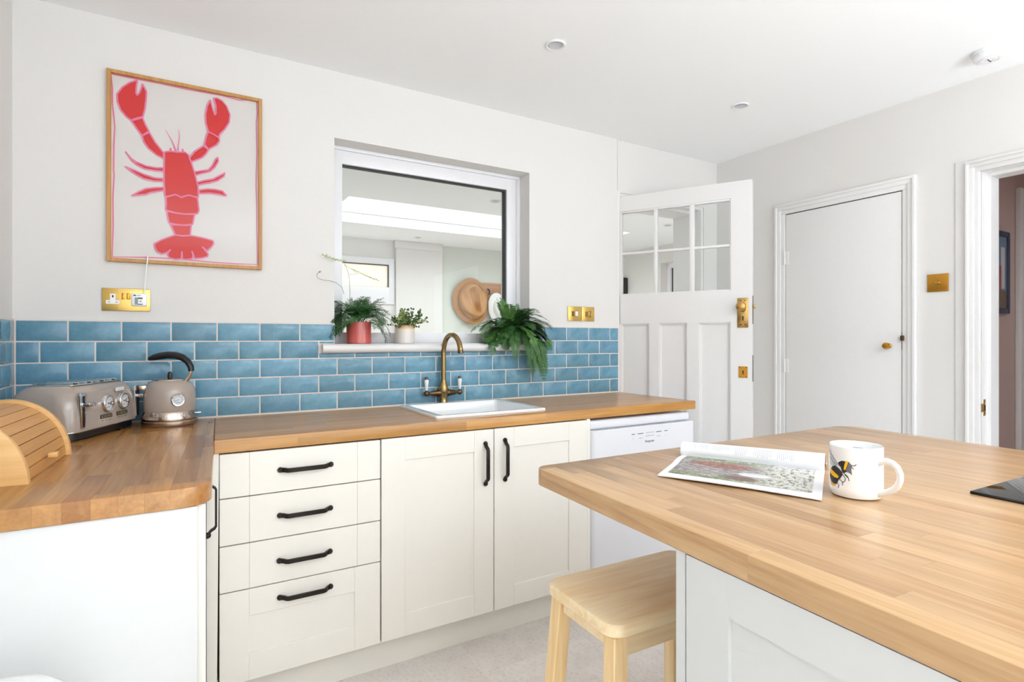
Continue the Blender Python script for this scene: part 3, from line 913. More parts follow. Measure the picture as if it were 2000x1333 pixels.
ep = obj('end_panel', MB().box(1.4815, 1.499, YF + .004, 2.41, 0, ZT + .003, .001, 1), M_cab); tag(ep, 'slim ivory end panel between sink cupboard and dishwasher', 'panel')
pl = obj('plinth', MB().box(.06, 1.481, YK, YK + .018, 0, ZB - .003, .001, 1), M_cab); tag(pl, 'ivory kickboard under the drawers and sink cupboard', 'plinth')
cp = obj('corner_post', MB().prism([(.0545, 1.8755), (.0868, 1.8755), (.0868, 2.0), (.0545, 2.0)], 0.0, ZT + .003), M_cab)
for v in cp.data.vertices:
    if v.co.z < .1 and v.co.x > .07: v.co.x -= .006
tag(cp, 'narrow ivory corner filler post left of the drawers', 'filler')
# left unit
lu = thing('base_cabinet.002', 'ivory corner base cabinet facing right, under the left worktop', 'cabinet', (-.2, 1.6, 0))
m = MB(); m.prism([(XL + .002, 1.327), (.014, 1.327), (.032, 1.86), (XL + .002, 1.86)], .1, ZT + .003); obj('carcass', m, M_cab, lu)
d = obj('door', MB(), M_cab, lu)
m = MB()
Lq = math.hypot(.0155, .515)
Bq = Matrix(((-.0301, 1, 0, .0365), (1, .0301, 0, 1.331), (0, 0, 1, 0), (0, 0, 0, 1)))   # local x: along Y, local y: +X out


def q_box(m, u0, u1, w0, w1, z0, z1, bev=.001):
    m.prism([(.0365 + .0301 * u - (.02 - w), 1.331 + u) for u, w in ((u0, w0), (u1, w0), (u1, w1), (u0, w1))], z0, z1)


q_box(m, 0, .085, 0, .02, ZB, .8255); q_box(m, .43, .515, 0, .02, ZB, .8255); q_box(m, .085, .43, 0, .0199, ZB, ZB + .085); q_box(m, .085, .43, 0, .0199, .745, .8255)
q_box(m, .085, .43, 0, .014, ZB + .08, .75)
bpy.data.objects.remove(d)
d = obj('door', m, M_cab, lu)
bow_handle(d, (.0495, 1.757, .700), (0, 0, 1), (1, -.03, 0), .15)
lpn = obj('end_panel', MB().box(XL + .002, .0215, 1.306, 1.325, 0, ZT + .003, .0015, 2), M_panel)
tag(lpn, 'big plain white end panel under the left worktop', 'panel')
lpl = obj('plinth', MB().prism([(-.03, 1.33), (-.012, 1.33), (.002, 1.93), (-.016, 1.93)], 0, .098), M_cab)
tag(lpl, 'ivory kickboard under the left corner cabinet', 'plinth')

# island base
ib = thing('island_cabinet', 'white panelled island base under the large oak worktop', 'cabinet', (1.25, 0, 0))


def ix(y, inset=.004): return .6095 + (y + .75) * .0557 + inset


def skew_box(m, y0, y1, w0, w1, z0, z1):
    m.prism([(ix(y0) + w0, y0), (ix(y0) + w1, y0), (ix(y1) + w1, y1), (ix(y1) + w0, y1)], z0, z1)


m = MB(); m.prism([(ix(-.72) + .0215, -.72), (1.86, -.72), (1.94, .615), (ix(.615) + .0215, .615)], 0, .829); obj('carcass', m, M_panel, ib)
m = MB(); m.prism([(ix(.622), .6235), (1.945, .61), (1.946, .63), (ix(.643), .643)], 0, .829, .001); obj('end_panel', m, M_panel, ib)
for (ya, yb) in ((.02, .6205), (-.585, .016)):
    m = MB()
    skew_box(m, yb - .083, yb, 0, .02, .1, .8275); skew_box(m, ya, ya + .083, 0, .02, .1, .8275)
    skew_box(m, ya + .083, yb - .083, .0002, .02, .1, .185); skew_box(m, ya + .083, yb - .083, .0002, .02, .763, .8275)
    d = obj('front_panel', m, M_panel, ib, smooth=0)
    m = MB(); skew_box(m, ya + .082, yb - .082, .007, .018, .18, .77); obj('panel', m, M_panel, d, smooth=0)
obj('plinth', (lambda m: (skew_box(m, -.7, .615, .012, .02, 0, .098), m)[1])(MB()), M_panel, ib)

# ------------------------------------------------------------------ dishwasher
dw = thing('dishwasher', 'white freestanding dishwasher at the right end of the back worktop', 'dishwasher', (1.82, 2.15, 0))
dx0, dx1, dyf = 1.503, 2.131, 1.880
obj('body', MB().box(dx0 + .004, dx1 - .002, dyf + .03, 2.405, .02, .81, .004), M_appl, dw)
m = MB(); m.box(dx0, dx1 - .006, dyf + .01, 2.40, .778, .8175, .012, 4); obj('lid', m, M_appl, dw)
m = MB(); m.prism(rounded([(dx0, dyf - .006), (dx1 + .008, dyf - .006), (dx1 + .008, dyf + .04), (dx0, dyf + .04)], [.03, .012, 0, 0]), .6375, .7745, .002, seg=1)
cpn = obj('control_panel', m, M_appl, dw)
m = MB(); m.prism(rounded([(dx0 + .003, dyf), (dx1 + .003, dyf), (dx1 + .003, dyf + .04), (dx0 + .003, dyf + .04)], [.03, .012, 0, 0]), .10, .634, .002, seg=1)
dd = obj('door', m, M_appl, dw)
obj('grip_recess', MB().box(dx0 + .085, dx1 - .04, dyf - .001, dyf + .01, .622, .6345, .002), M_inkl, dd)
m = MB(); yq = dyf - .0066
for xa, xb in ((1.732, 1.7515), (1.769, 1.803), (1.884, 1.918), (1.936, 1.957)): m.box(xa, xb, yq, yq + .001, .7405, .7435)
for i in range(6):
    for zq in (.7425, .7275): m.box(1.822 + i * .0085, 1.8255 + i * .0085, yq, yq + .001, zq - .0014, zq + .0014)
obj('control_marks', m, M_ink, cpn)
m = MB()
for xa, xb in ((1.7385, 1.7425), (1.775, 1.797), (1.888, 1.913), (1.943, 1.948)): m.box(xa, xb, yq, yq + .001, .7205, .7222)
obj('control_marks', m, M_inkl, cpn)
obj('foot', MB().box(dx0 + .03, dx1 - .03, dyf + .06, 2.3, 0, .03), M_dark, dw)


def text_mesh(s, size, mt, bend=None, depth=.0003):
    cu = bpy.data.curves.new('txt', 'FONT'); cu.body = s; cu.size = size; cu.align_x = 'CENTER'; cu.align_y = 'CENTER'; cu.extrude = depth
    o = bpy.data.objects.new('txt', cu); C.objects.link(o)
    dg = bpy.context.evaluated_depsgraph_get(); dg.update()
    me = bpy.data.meshes.new_from_object(o.evaluated_get(dg)); bpy.data.objects.remove(o); bpy.data.curves.remove(cu)
    me.materials.clear(); me.materials.append(mt)
    return me


me = text_mesh('Hotpoint', .0155, M_ink)
me.transform(Matrix.Translation((1.8418, yq, .7030)) @ Matrix.Rotation(PI / 2, 4, 'X'))
obj('lettering', me, M_ink, cpn)

# ------------------------------------------------------------------ sink and tap
sk_o = thing('sink', 'white ceramic inset sink in the back worktop', 'sink', (1.066, 2.15, WZT))
rimz = WZT + .011
m = MB(); bm = m.bm


def rect_loop(x0, x1, y0, y1, z, r, n=6):
    return [bm.verts.new((x, y, z)) for x, y in rounded([(x0, y0), (x1, y0), (x1, y1), (x0, y1)], [r] * 4, n)]


loops = [rect_loop(SKX0, SKX1, SKY0, SKY1, WZT + .0005, .012), rect_loop(SKX0, SKX1, SKY0, SKY1, rimz - .003, .012), rect_loop(SKX0 + .003, SKX1 - .003, SKY0 + .003, SKY1 - .003, rimz, .012),
         rect_loop(SKX0 + .03, SKX1 - .03, SKY0 + .026, SKY1 - .03, rimz, .016), rect_loop(SKX0 + .035, SKX1 - .035, SKY0 + .031, SKY1 - .035, rimz - .006, .018),
         rect_loop(SKX0 + .042, SKX1 - .042, SKY0 + .042, SKY1 - .05, rimz - .15, .03), rect_loop(SKX0 + .07, SKX1 - .07, SKY0 + .07, SKY1 - .08, rimz - .175, .03)]
for a, b in zip(loops, loops[1:]):
    n = len(a)
    for i in range(n): bm.faces.new((a[i], a[(i + 1) % n], b[(i + 1) % n], b[i]))
bm.faces.new(loops[-1]); bmesh.ops.recalc_face_normals(bm, faces=bm.faces)
for fa in bm.faces:
    pass
obj('basin', m, M_white, sk_o)
m = MB(); m.lathe([(0, 0), (.036, 0), (.038, .002), (.03, .004), (0, .003)], (1.066, 2.15, rimz - .1748), 24); obj('drain', m, M_chrome, sk_o)

tx, ty = 1.037, 2.3865
tap = thing('mixer_tap', 'antique bronze mixer tap with white lever handles behind the sink', 'tap', (tx, ty, WZT))
m = MB()
m.lathe([(.0, 0), (.021, 0), (.021, .004), (.0185, .008), (.0175, .03), (.0185, .04), (.022, .048), (.0235, .062), (.022, .078), (.018, .092), (.0135, .104), (.012, .112)], (tx, ty, WZT), 28)
obj('body', m, M_bronze, tap)
sdir = Vector((.06, -.998, 0)); rad = .083
pts = [Vector((tx, ty, WZT + .10 + i * .02)) for i in range(8)]
zc_ = 1.172 - .064
pts = [p for p in pts if p.z < zc_ - .004] + [Vector((tx, ty, zc_))]
for i in range(1, 19):
    a = PI * .985 * i / 18
    pts.append(Vector((tx, ty, zc_)) + sdir * (rad - rad * math.cos(a)) + Vector((0, 0, rad * math.sin(a) * 1.02)))
m = MB(); m.tube(pts, [.0118] * (len(pts) - 1) + [.0112], 20, True, up=(1, 0, 0))
obj('spout', m, M_bronze, tap)
e = pts[-1]; dn = (pts[-1] - pts[-2]).normalized()
m = MB(); m.tube([e - dn * .012, e + dn * .003], .0124, 20, True, up=(1, 0, 0)); obj('spout_tip', m, M_bronze2, tap)
for sg in (-1, 1):
    m = MB()
    Ra = Matrix.Rotation(sg * PI / 2, 4, 'Y')
    zc2 = WZT + .052
    m.lathe([(.015, .012), (.0165, .02), (.0165, .028), (.0145, .032), (.0145, .038), (.0118, .044), (.0105, .058), (.006, .066), (.006, .07), (.0085, .0735), (.0115, .078), (.0125, .084), (.0115, .090), (.007, .095), (0, .096)], (tx, ty, zc2), 24, Ra)
    arm = obj('valve', m, M_bronze2, tap)
    hxp = tx + sg * .0835
    m = MB(); m.lathe([(.0, .006), (.0055, .007), (.0055, .018), (.0066, .021), (.0078, .035), (.0102, .052), (.0105, .058), (.0088, .064), (.0, .065)], (hxp, ty, zc2), 22)
    lv = obj('lever', m, M_white, arm, label='white porcelain lever')
    m = MB(); m.lathe([(.0, .063), (.0082, .063), (.0088, .067), (.0072, .073), (.003, .076), (0, .0765)], (hxp, ty, zc2), 20); m.lathe([(.006, .0095), (.0064, .012), (.006, .0145)], (hxp, ty, zc2), 18)
    obj('lever_cap', m, M_bronze2, arm)

# ------------------------------------------------------------------ kettle
kx, ky = -.0470, 2.311
ket = thing('kettle', 'taupe dome kettle with black hook handle in the tiled corner', 'kettle', (kx, ky, WZT))
ket.scale = (.95, .95, 1.0)
m = MB(); m.lathe([(0, 0), (.090, 0), (.092, .004), (.0915, .016), (.089, .019), (0, .019)], (0, 0, 0), 48); obj('power_base', m, M_steel, ket, local=True)
m = MB(); m.lathe([(.088, .0195), (.0905, .022), (.091, .027), (.0845, .048), (.0835, .050)], (0, 0, 0), 48, cap=True); obj('band', m, M_steel, ket, local=True)
m = MB(); m.lathe([(.0835, .050), (.0845, .053), (.0852, .085), (.084, .112), (.080, .130), (.073, .144), (.062, .154), (.055, .157)], (0, 0, 0), 48); obj('body', m, M_taupe, ket, local=True)
m = MB(); m.lathe([(.056, .156), (.054, .161), (.03, .1655), (0, .167)], (0, 0, 0), 40); lid = obj('lid', m, M_steel, ket, local=True)
m = MB(); m.lathe([(.0085, .165), (.0085, .172), (.007, .183), (.004, .1865), (0, .187)], (0, 0, 0), 18); obj('lid_knob', m, M_plasticb, lid, local=True)
kd = Vector((CS, -SN, 0)).normalized()                 # the handle arches across the view
kd = Vector((.90, -.43, 0)).normalized()
hp = [(.056, .150), (.064, .163), (.073, .176), (.0765, .190)]
m = MB(); m.tube([kd * a + Vector((0, 0, z)) for a, z in hp], [.009, .0075, .007, .007], 14, True, flat=(1, 1.4)); obj('handle_bracket', m, M_chrome, ket, local=True)
hp = [(.0765, .188), (.0745, .204), (.064, .222), (.046, .236), (.022, .244), (-.005, .2455), (-.032, .2425), (-.056, .2375), (-.072, .2335), (-.079, .232)]
m = MB(); m.tube([kd * a + Vector((0, 0, z)) for a, z in hp], [.0095, .0105, .0115, .0122, .0128, .013, .0128, .0115, .008, .002], 16, True, flat=(1, 1.25)); obj('handle', m, M_plasticb, ket, local=True)
# thermometer dial facing the viewer
td = Vector((.30, -.955, 0)).normalized()
Bd = Matrix.Translation(td * .0848 + Vector((0, 0, .092))) @ td.to_track_quat('Z', 'Y').to_matrix().to_4x4()
m = MB(); m.lathe([(.0225, -.006), (.0225, .004), (.0205, .007), (.0175, .0065), (.017, .004)], (0, 0, 0), 36, Bd, cap=False); dl = obj('dial', m, M_chrome, ket, local=True)
m = MB(); m.lathe([(0, .0035), (.0175, .0035), (.0175, .0025)], (0, 0, 0), 32, Bd, cap=False); obj('dial_face', m, M_dial, dl, local=True)
m = MB()
for i in range(9):
    a = math.radians(-30 + i * 30)
    m.box(-.0008, .0008, .0115, .0138, .0036, .0040, 0, 1, Bd @ Matrix.Rotation(a - PI / 2, 4, 'Z'))
m.box(-.0006, .0006, -.004, .011, .0037, .0042, 0, 1, Bd @ Matrix.Rotation(1.9, 4, 'Z')); m.box(-.007, .007, -.0095, -.0082, .0036, .004, 0, 1, Bd)
obj('dial_marks', m, M_ink, dl, local=True)
m = MB(); m.box(-.012, .012, -.008, .008, -.008, .010, .003, 2, Matrix.Translation(Vector((-.085, -.012, .132)))); obj('spout', m, M_steel, ket, local=True)
m = MB(); m.box(-.010, .012, -.006, .006, -.0025, .0025, .002, 2, Matrix.Translation(kd * .098 + Vector((0, 0, .041)))); obj('switch', m, M_chrome, ket, local=True)
me = text_mesh('HADEN', .0185, M_chrome, depth=.0006)
thd = math.atan2(td.y, td.x) - .10
for v in me.vertices:
    z = v.co.y; rr_ = .0915 - (z + .0375 - .027) * .31 + .0018 + v.co.z
    a = thd + v.co.x / .0875
    v.co = Vector((rr_ * math.cos(a), rr_ * math.sin(a), z + .0375))
obj('lettering', me, M_inkl, ket, local=True, label='raised grey lettering')

# ------------------------------------------------------------------ toaster
# local frame: x along the control face (near -> far), y into the body, z up
ta = math.atan2(.907, .42)
tst = thing('toaster', 'taupe four-slot toaster with chrome dials in the left corner', 'toaster', (-.2800, 2.012, WZT), ta)
TW, TD = .352, .195


def toaster_body():
    m = MB(); t_ = bmesh.new(); rings = []
    for z, ix_, iy, r in ((.030, .0, .0, .045), (.036, 0, 0, .045), (.075, .0, .001, .046), (.115, .004, .004, .05), (.138, .010, .010, .05), (.150, .018, .018, .046), (.158, .030, .028, .04), (.163, .045, .04, .034)):
        pl_ = rounded([(ix_, iy), (TW - ix_, iy), (TW - ix_, TD - iy), (ix_, TD - iy)], [r] * 4, 6)
        rings.append([t_.verts.new((x, y, z)) for x, y in pl_])
    for a, b in zip(rings, rings[1:]):
        n = len(a)
        for i in range(n): t_.faces.new((a[i], a[(i + 1) % n], b[(i + 1) % n], b[i]))
    t_.faces.new(rings[0][::-1]); t_.faces.new(rings[-1])
    return m.take(t_)


obj('body', toaster_body(), M_taupe, tst, local=True, smooth=40)
m = MB(); m.prism(rounded([(.004, .004), (TW - .004, .004), (TW - .004, TD - .004), (.004, TD - .004)], [.042] * 4, 6), .026, .0315, .0015, seg=1); obj('trim_ring', m, M_chrome, tst, local=True)
m = MB(); m.prism(rounded([(.010, .010), (TW - .010, .010), (TW - .010, TD - .010), (.010, TD - .010)], [.04] * 4, 6), .006, .026)
for xx in (.05, TW - .05):
    for yy in (.04, TD - .04): m.lathe([(.014, 0), (.014, .008)], (xx, yy, 0), 14)
obj('base', m, M_plasticb, tst, local=True)
m = MB(); m.prism(rounded([(.055, .034), (TW - .055, .034), (TW - .055, TD - .034), (.055, TD - .034)], [.012] * 4, 4), .1625, .1655, .001, seg=1); tp = obj('top_plate', m, M_chrome, tst, local=True)
for i in range(4):
    x = .083 + i * .062
    m = MB(); m.box(x - .012, x + .012, .046, TD - .046, .1652, .1662); obj('slot', m, M_plasticb, tp, local=True)
    m = MB(); m.box(x - .017, x - .012, .042, TD - .042, .165, .171, .0015); m.box(x + .012, x + .017, .042, TD - .042, .165, .171, .0015); obj('slot_rim', m, M_chrome, tp, local=True)


def face_pt(u, z): return Matrix(((1, 0, 0, u), (0, 0, -1, .0008), (0, 1, 0, z), (0, 0, 0, 1)))


for u in (.045, TW - .028):                              # lever channels
    m = MB(); m.prism([(-.0155, .100), (-.008, .002), (.008, .002), (.0155, .100), (.011, .107), (-.011, .107)], -.003, .0035, .0015, face_pt(u, .036))
    lc = obj('lever_channel', m, M_chrome, tst, local=True)
    obj('channel_slot', MB().box(-.0052, .0052, .006, .098, .0030, .0042, 0, 1, face_pt(u, .036)), M_plasticb, lc, local=True)
    obj('lever', MB().box(-.014, .016, -.006, .006, .004, .026, .003, 2, face_pt(u + .004, .108)), M_chrome, lc, local=True)
for u in (.160, .242):
    Bd = face_pt(u, .0985)
    m = MB(); m.lathe([(.0275, -.004), (.0275, .006), (.0255, .0095), (.0215, .009), (.021, .006)], (0, 0, 0), 36, Bd, cap=False); dl = obj('dial', m, M_chrome, tst, local=True)
    m = MB(); m.lathe([(0, .0055), (.0215, .0055), (.0215, .004)], (0, 0, 0), 32, Bd, cap=False); obj('dial_face', m, M_dial, dl, local=True)
    m = MB(); m.lathe([(.0055, .005), (.0055, .012), (.004, .0145), (0, .015)], (0, 0, 0), 18, Bd @ Matrix.Translation((.0105, 0, 0))); obj('dial_pointer', m, M_steel, dl, local=True)
    m = MB()
    for i in range(6): m.box(-.0007, .0007, .0125, .0155, .0056, .006, 0, 1, Bd @ Matrix.Rotation(math.radians(-60 + 40 * i) - PI / 2 + PI * .5, 4, 'Z'))
    m.box(-.006, .004, -.0115, -.0098, .0056, .006, 0, 1, Bd); m.box(-.005, .003, -.001, .003, .0056, .006, 0, 1, Bd)
    obj('dial_marks', m, M_ink, dl, local=True)
    Bb = face_pt(u - .004, .060)
    m = MB(); m.box(-.029, .029, -.0065, .0065, -.002, .0022, .002, 2, Bb); bt = obj('button_strip', m, M_plasticb, tst, local=True)
    for i in range(3):
        m = MB(); m.box(-.0085, .0085, -.0045, .0045, .001, .0042, .0012, 1, Bb @ Matrix.Translation((-.0185 + i * .0185, 0, 0))); obj('button', m, mat('bronze_button_%d' % int(u * 1000 + i), (120, 108, 84), .4, .4), bt, local=True)
    m = MB()
    for i in range(3):
        m.box(-.0015, .0015, -.002, .002, .0040, .0046, 0, 1, Bb @ Matrix.Translation((-.0205 + i * .0185, 0, 0)))
        m.box(-.005, .005, -.0008, .0008, .0002, .0010, 0, 1, Bb @ Matrix.Translation((-.0185 + i * .0185, -.0125, 0)))
    obj('button_marks', m, M_plasticb, bt, local=True)
m = MB(); m.box(-.021, .021, -.006, .006, -.002, .003, .0015, 1, face_pt(.226, .139)); obj('badge', m, M_dial, tst, local=True, label='blank pale badge')

# ------------------------------------------------------------------ bread bin (roll-top, slats)
bb = thing('bread_bin', 'bamboo roll-top bread bin on the left worktop edge', 'bread bin', (-.281, 1.50, WZT), -.065)
# local: x back into the wall is negative, y along the front
BL, BA, BBH, BD = .352, .13, .150, .198


def bb_prof(inset=0.0, n=16, back=-BD):
    p = [(-inset, 0)]
    for i in range(n + 1):
        a = PI / 2 * i / n
        p.append((-BA + (BA - inset) * math.cos(a), (BBH - inset) * math.sin(a)))
    p += [(back, BBH - inset - .004), (back, 0)]
    return p


Myz = Matrix(((1, 0, 0, 0), (0, 0, -1, 0), (0, 1, 0, 0), (0, 0, 0, 1)))
for y0 in (.018, BL):
    m = MB(); m.prism(bb_prof(), 0, .018, .0025, Matrix.Translation((0, y0, 0)) @ Myz, 2)
    obj('end_panel', m, M_bamboo, bb, local=True)
m = MB(); m.box(-BD, -.01, .018, BL - .018, 0, .008); m.box(-BD, -BD + .008, .018, BL - .018, .008, BBH - .01); obj('tray', m, M_bamboo, bb, local=True)
inner = bb_prof(.0085, 60)[1:62]
# arc-length slats
seg = [0]
for a, b in zip(inner, inner[1:]): seg.append(seg[-1] + math.hypot(b[0] - a[0], b[1] - a[1]))


def arc(s):
    s = max(0, min(seg[-1], s))
    for i in range(len(seg) - 1):
        if seg[i + 1] >= s:
            k = (s - seg[i]) / max(1e-9, seg[i + 1] - seg[i]); a, b = inner[i], inner[i + 1]
            return (a[0] + (b[0] - a[0]) * k, a[1] + (b[1] - a[1]) * k)
    return inner[-1]


ns = 8; sl = seg[-1] / ns
for i in range(ns):
    a, b = arc(i * sl + .0012), arc((i + 1) * sl - .0004)
    dx_, dz_ = b[0] - a[0], b[1] - a[1]; L = math.hypot(dx_, dz_); nx_, nz_ = dz_ / L, -dx_ / L
    th = .007
    pr = [(a[0], a[1]), (b[0], b[1]), (b[0] - nx_ * th, b[1] - nz_ * th), (a[0] - nx_ * th, a[1] - nz_ * th)]
    m = MB(); m.prism(pr, -.0, BL - .037, .0008, Matrix.Translation((0, BL - .0185, 0)) @ Myz, 1)
    s_ = obj('slat', m, M_bamboos, bb, local=True); v = R.uniform(.93, 1.06); s_.color = (v, v * .99, v * .97, 1)
    if i == 1:
        m = MB(); m.box(-.003, .016, .145, .165, .027, .039, .003); obj('knob', m, M_bamboo, s_, local=True)
m = MB(); m.box(-.165, -BD, .018, BL - .018, BBH - .014, BBH - .006); obj('top_board', m, M_bamboo, bb, local=True)

# ------------------------------------------------------------------ picture
PY = D - .020
pc = thing('framed_picture', 'oak-framed red lobster print on the white wall', 'picture', (.012, D, 1.446))
px0, px1, pz0, pz1 = -.2392, .2635, 1.4487, 2.1300
fwd = .0125


def frame_side(x0, x1, z0, z1):
    m = MB(); m.box(x0, x1, PY, D - .0005, z0, z1, .0012, 1); obj('frame_rail', m, M_oakframe, pc)


frame_side(px0, px0 + fwd, pz0, pz1); frame_side(px1 - fwd, px1, pz0, pz1)
frame_side(px0 + fwd, px1 - fwd, pz1 - fwd, pz1); frame_side(px0 + fwd, px1 - fwd, pz0, pz0 + fwd)
PP = D - .006
pr_o = obj('print', MB().box(px0 + fwd - .002, px1 - fwd + .002, PP, D - .001, pz0 + fwd - .002, pz1 - fwd + .002), M_cloth, pc)
obj('pane', MB().box(px0 + fwd - .001, px1 - fwd + .001, D - .0150, D - .0135, pz0 + fwd - .001, pz1 - fwd + .001), M_glassp, pc)
cA = lambda x, y: (205 + x / 6.35, 125 + y / 6.35)
cB = lambda x, y: (350 + x / 6.06, 175 + y / 6.06)
cC = lambda x, y: (230 + x / 5.33, 280 + y / 5.33)
shapes = [
    (cA, [(390, 205), (300, 235), (215, 290), (150, 375), (155, 470), (195, 570), (260, 650), (325, 700), (400, 672), (470, 655), (495, 560), (510, 440), (515, 345), (485, 285), (465, 250), (450, 310), (425, 365), (400, 390), (385, 365), (388, 300), (400, 210)]),
    (cA, [(325, 705), (465, 668), (500, 750), (545, 835), (460, 890), (400, 810), (360, 750)]),
    (cA, [(460, 893), (550, 850), (620, 970), (728, 1105), (728, 1175), (640, 1130), (540, 1050), (485, 970)]),
    (cC, [(485, 95), (500, 88), (560, 85), (620, 95), (700, 95), (735, 120), (760, 190), (800, 310), (835, 450), (838, 565), (790, 555), (740, 540), (700, 550), (665, 565), (640, 552), (600, 533), (560, 545), (500, 560), (492, 540), (482, 400), (484, 200)]),
    (cC, [(500, 562), (560, 547), (600, 535), (640, 553), (665, 566), (700, 552), (740, 542), (790, 556), (830, 572), (845, 700), (830, 735), (700, 738), (600, 725), (500, 695), (505, 630)]),
    (cC, [(512, 708), (600, 727), (700, 740), (800, 740), (780, 845), (680, 853), (600, 845), (535, 830), (518, 760)]),
    (cC, [(550, 848), (620, 852), (700, 856), (765, 853), (752, 960), (680, 965), (600, 955), (575, 900)]),
    (cC, [(600, 957), (680, 967), (760, 962), (880, 985), (990, 1015), (1000, 1045), (970, 1085), (930, 1120), (910, 1100), (880, 1080), (905, 1115), (940, 1155), (935, 1180), (880, 1195), (800, 1200), (788, 1160), (772, 1125), (785, 1180), (770, 1205), (720, 1212), (672, 1208), (668, 1130), (662, 1205), (600, 1210), (540, 1195), (520, 1165), (530, 1130), (550, 1110), (510, 1140), (460, 1155), (410, 1130), (385, 1080), (385, 1045), (450, 1010), (530, 980)]),
    (cC, [(82, 92), (140, 160), (190, 195), (300, 240), (400, 258), (475, 258), (475, 292), (400, 288), (280, 268), (200, 225), (150, 185), (115, 135)]),
    (cC, [(80, 245), (180, 285), (270, 325), (380, 362), (475, 372), (475, 398), (380, 395), (270, 370), (190, 325), (140, 290)]),
    (cC, [(150, 548), (220, 505), (290, 475), (380, 465), (480, 462), (478, 492), (400, 505), (340, 515), (290, 535), (220, 540)]),
    (cC, [(800, 300), (880, 288), (945, 280), (985, 235), (1020, 165), (1042, 152), (1045, 190), (1010, 250), (960, 295), (880, 315), (805, 335)]),
    (cC, [(825, 408), (900, 390), (990, 375), (1050, 345), (1115, 312), (1105, 345), (1040, 390), (960, 412), (880, 425), (830, 438)]),
    (cC, [(845, 490), (930, 478), (1010, 482), (1090, 500), (1130, 545), (1120, 550), (1060, 535), (960, 522), (850, 525)]),
    (cB, [(410, 108), (450, 105), (510, 140), (560, 200), (600, 300), (590, 390), (540, 470), (480, 530), (468, 570), (400, 530), (345, 500), (315, 400), (312, 300), (330, 200), (368, 130), (385, 200), (420, 305), (435, 290), (435, 200)]),
    (cB, [(345, 505), (400, 530), (470, 575), (475, 610), (440, 660), (345, 710), (300, 650), (320, 560)]),
    (cB, [(285, 672), (345, 715), (320, 760), (270, 810), (140, 860), (120, 815), (180, 740)])]
red, pink = MB(), MB()
for li, (fn, pts) in enumerate(shapes):
    w3 = [at_y(*fn(*p), PP - .0004 - li * .00004) for p in pts]
    red.poly3(w3)
    pink.outline([p + Vector((0, -.0011 - li * .00018, 0)) for p in w3], .0052, (0, -1, 0), step=.000012)
for fn, pts, wd in ((cA, [(750, 822), (790, 880), (830, 950), (855, 1010), (880, 1080)], [.001, .002, .003, .004, .006]), (cA, [(915, 820), (925, 880), (920, 960), (908, 1020), (908, 1080)], [.001, .002, .003, .003, .005]),
                    (cC, [(550, 48), (552, 85)], [.006, .008]), (cC, [(675, 58), (678, 92)], [.006, .008])):
    pink.ribbon([at_y(*fn(*p), PP - .0046) for p in pts], wd, (0, -1, 0))
bd = [cA(75, 125), cA(400, 190), cA(700, 245), cA(1016, 315)] + [cB(300, 35), cB(500, 70), cB(700, 125), cB(820, 125), cB(915, 148), cB(925, 280), cB(912, 400), cB(915, 550), cB(920, 750), cB(912, 1000), cB(910, 1130), cB(915, 1333)] + [(502, 460), (503, 517), cC(1226, 1255), cC(1000, 1240), cC(800, 1222), cC(650, 1205), cC(290, 1188), (219, 502), (221, 440), (220.5, 385), (223, 340), cA(108, 1333), cA(110, 1000), cA(122, 780), cA(110, 650), cA(92, 500), cA(92, 300)]
pink.ribbon([at_y(*p, PP - .0005) for p in bd], .0046, (0, -1, 0), closed=True)
obj('print_red', red, M_red, pr_o, smooth=0); obj('print_pink', pink, M_pink, pr_o, smooth=0)

# ------------------------------------------------------------------ sockets, switches
def plate(name, label, cat, x0, x1, z0, z1, y=D, group=None):
    t_ = thing(name, label, cat, ((x0 + x1) / 2, y, z0), group=group)
    m = MB(); m.box(x0, x1, y - .006, y, z0, z1, .0022, 2); obj('plate', m, M_brass, t_)
    return t_


so = plate('double_socket', 'brass double socket under the picture, one white plug outlet free', 'socket', -.2545, -.1105, 1.2735, 1.3545)
cx_ = -.2225
m = MB(); m.box(cx_ - .0055 - .0025, cx_ + .0055 + .0025, D - .0068, D - .005, 1.311, 1.334, .0005, 1); m.box(cx_ - .020, cx_ + .020, D - .0068, D - .005, 1.298, 1.311, .0005, 1); ol = obj('outlet', m, M_white, so)
m = MB(); m.box(cx_ - .0022, cx_ + .0022, D - .0074, D - .0062, 1.321, 1.329); obj('pin_hole', m, M_dark, ol)
m = MB(); m.box(cx_ - .0145, cx_ - .0075, D - .0074, D - .0062, 1.303, 1.306); m.box(cx_ + .0075, cx_ + .0145, D - .0074, D - .0062, 1.303, 1.306); obj('pin_shutter', m, M_inkl, ol)
for xx in (-.191, -.1765): 
    m = MB(); m.box(xx - .0055, xx + .0055, D - .0095, D - .005, 1.315, 1.338, .0015, 2); obj('rocker', m, M_gold, so)
chg = thing('plug_in_monitor', 'small white plug-in monitor with blue label in the double socket', 'plug', (-.144, D - .006, 1.289))
m = MB(); m.box(-.1665, -.1195, D - .038, D - .0062, 1.2905, 1.3365, .004, 3); cb = obj('case', m, M_white, chg)
m = MB(); m.box(-.156, -.146, D - .0385, D - .0375, 1.2955, 1.3215); obj('screen', m, mat('grey_green_screen', (136, 152, 146), .2), cb)
m = MB(); m.box(-.160, -.152, D - .0385, D - .0375, 1.3265, 1.3315); m.box(-.146, -.132, D - .0385, D - .0375, 1.3165, 1.3215); m.box(-.146, -.132, D - .0385, D - .0375, 1.2955, 1.2985); obj('blue_label', m, M_blue, cb)
m = MB(); m.box(-.146, -.132, D - .0386, D - .0375, 1.2985, 1.3165); obj('white_label', m, M_paper, cb)
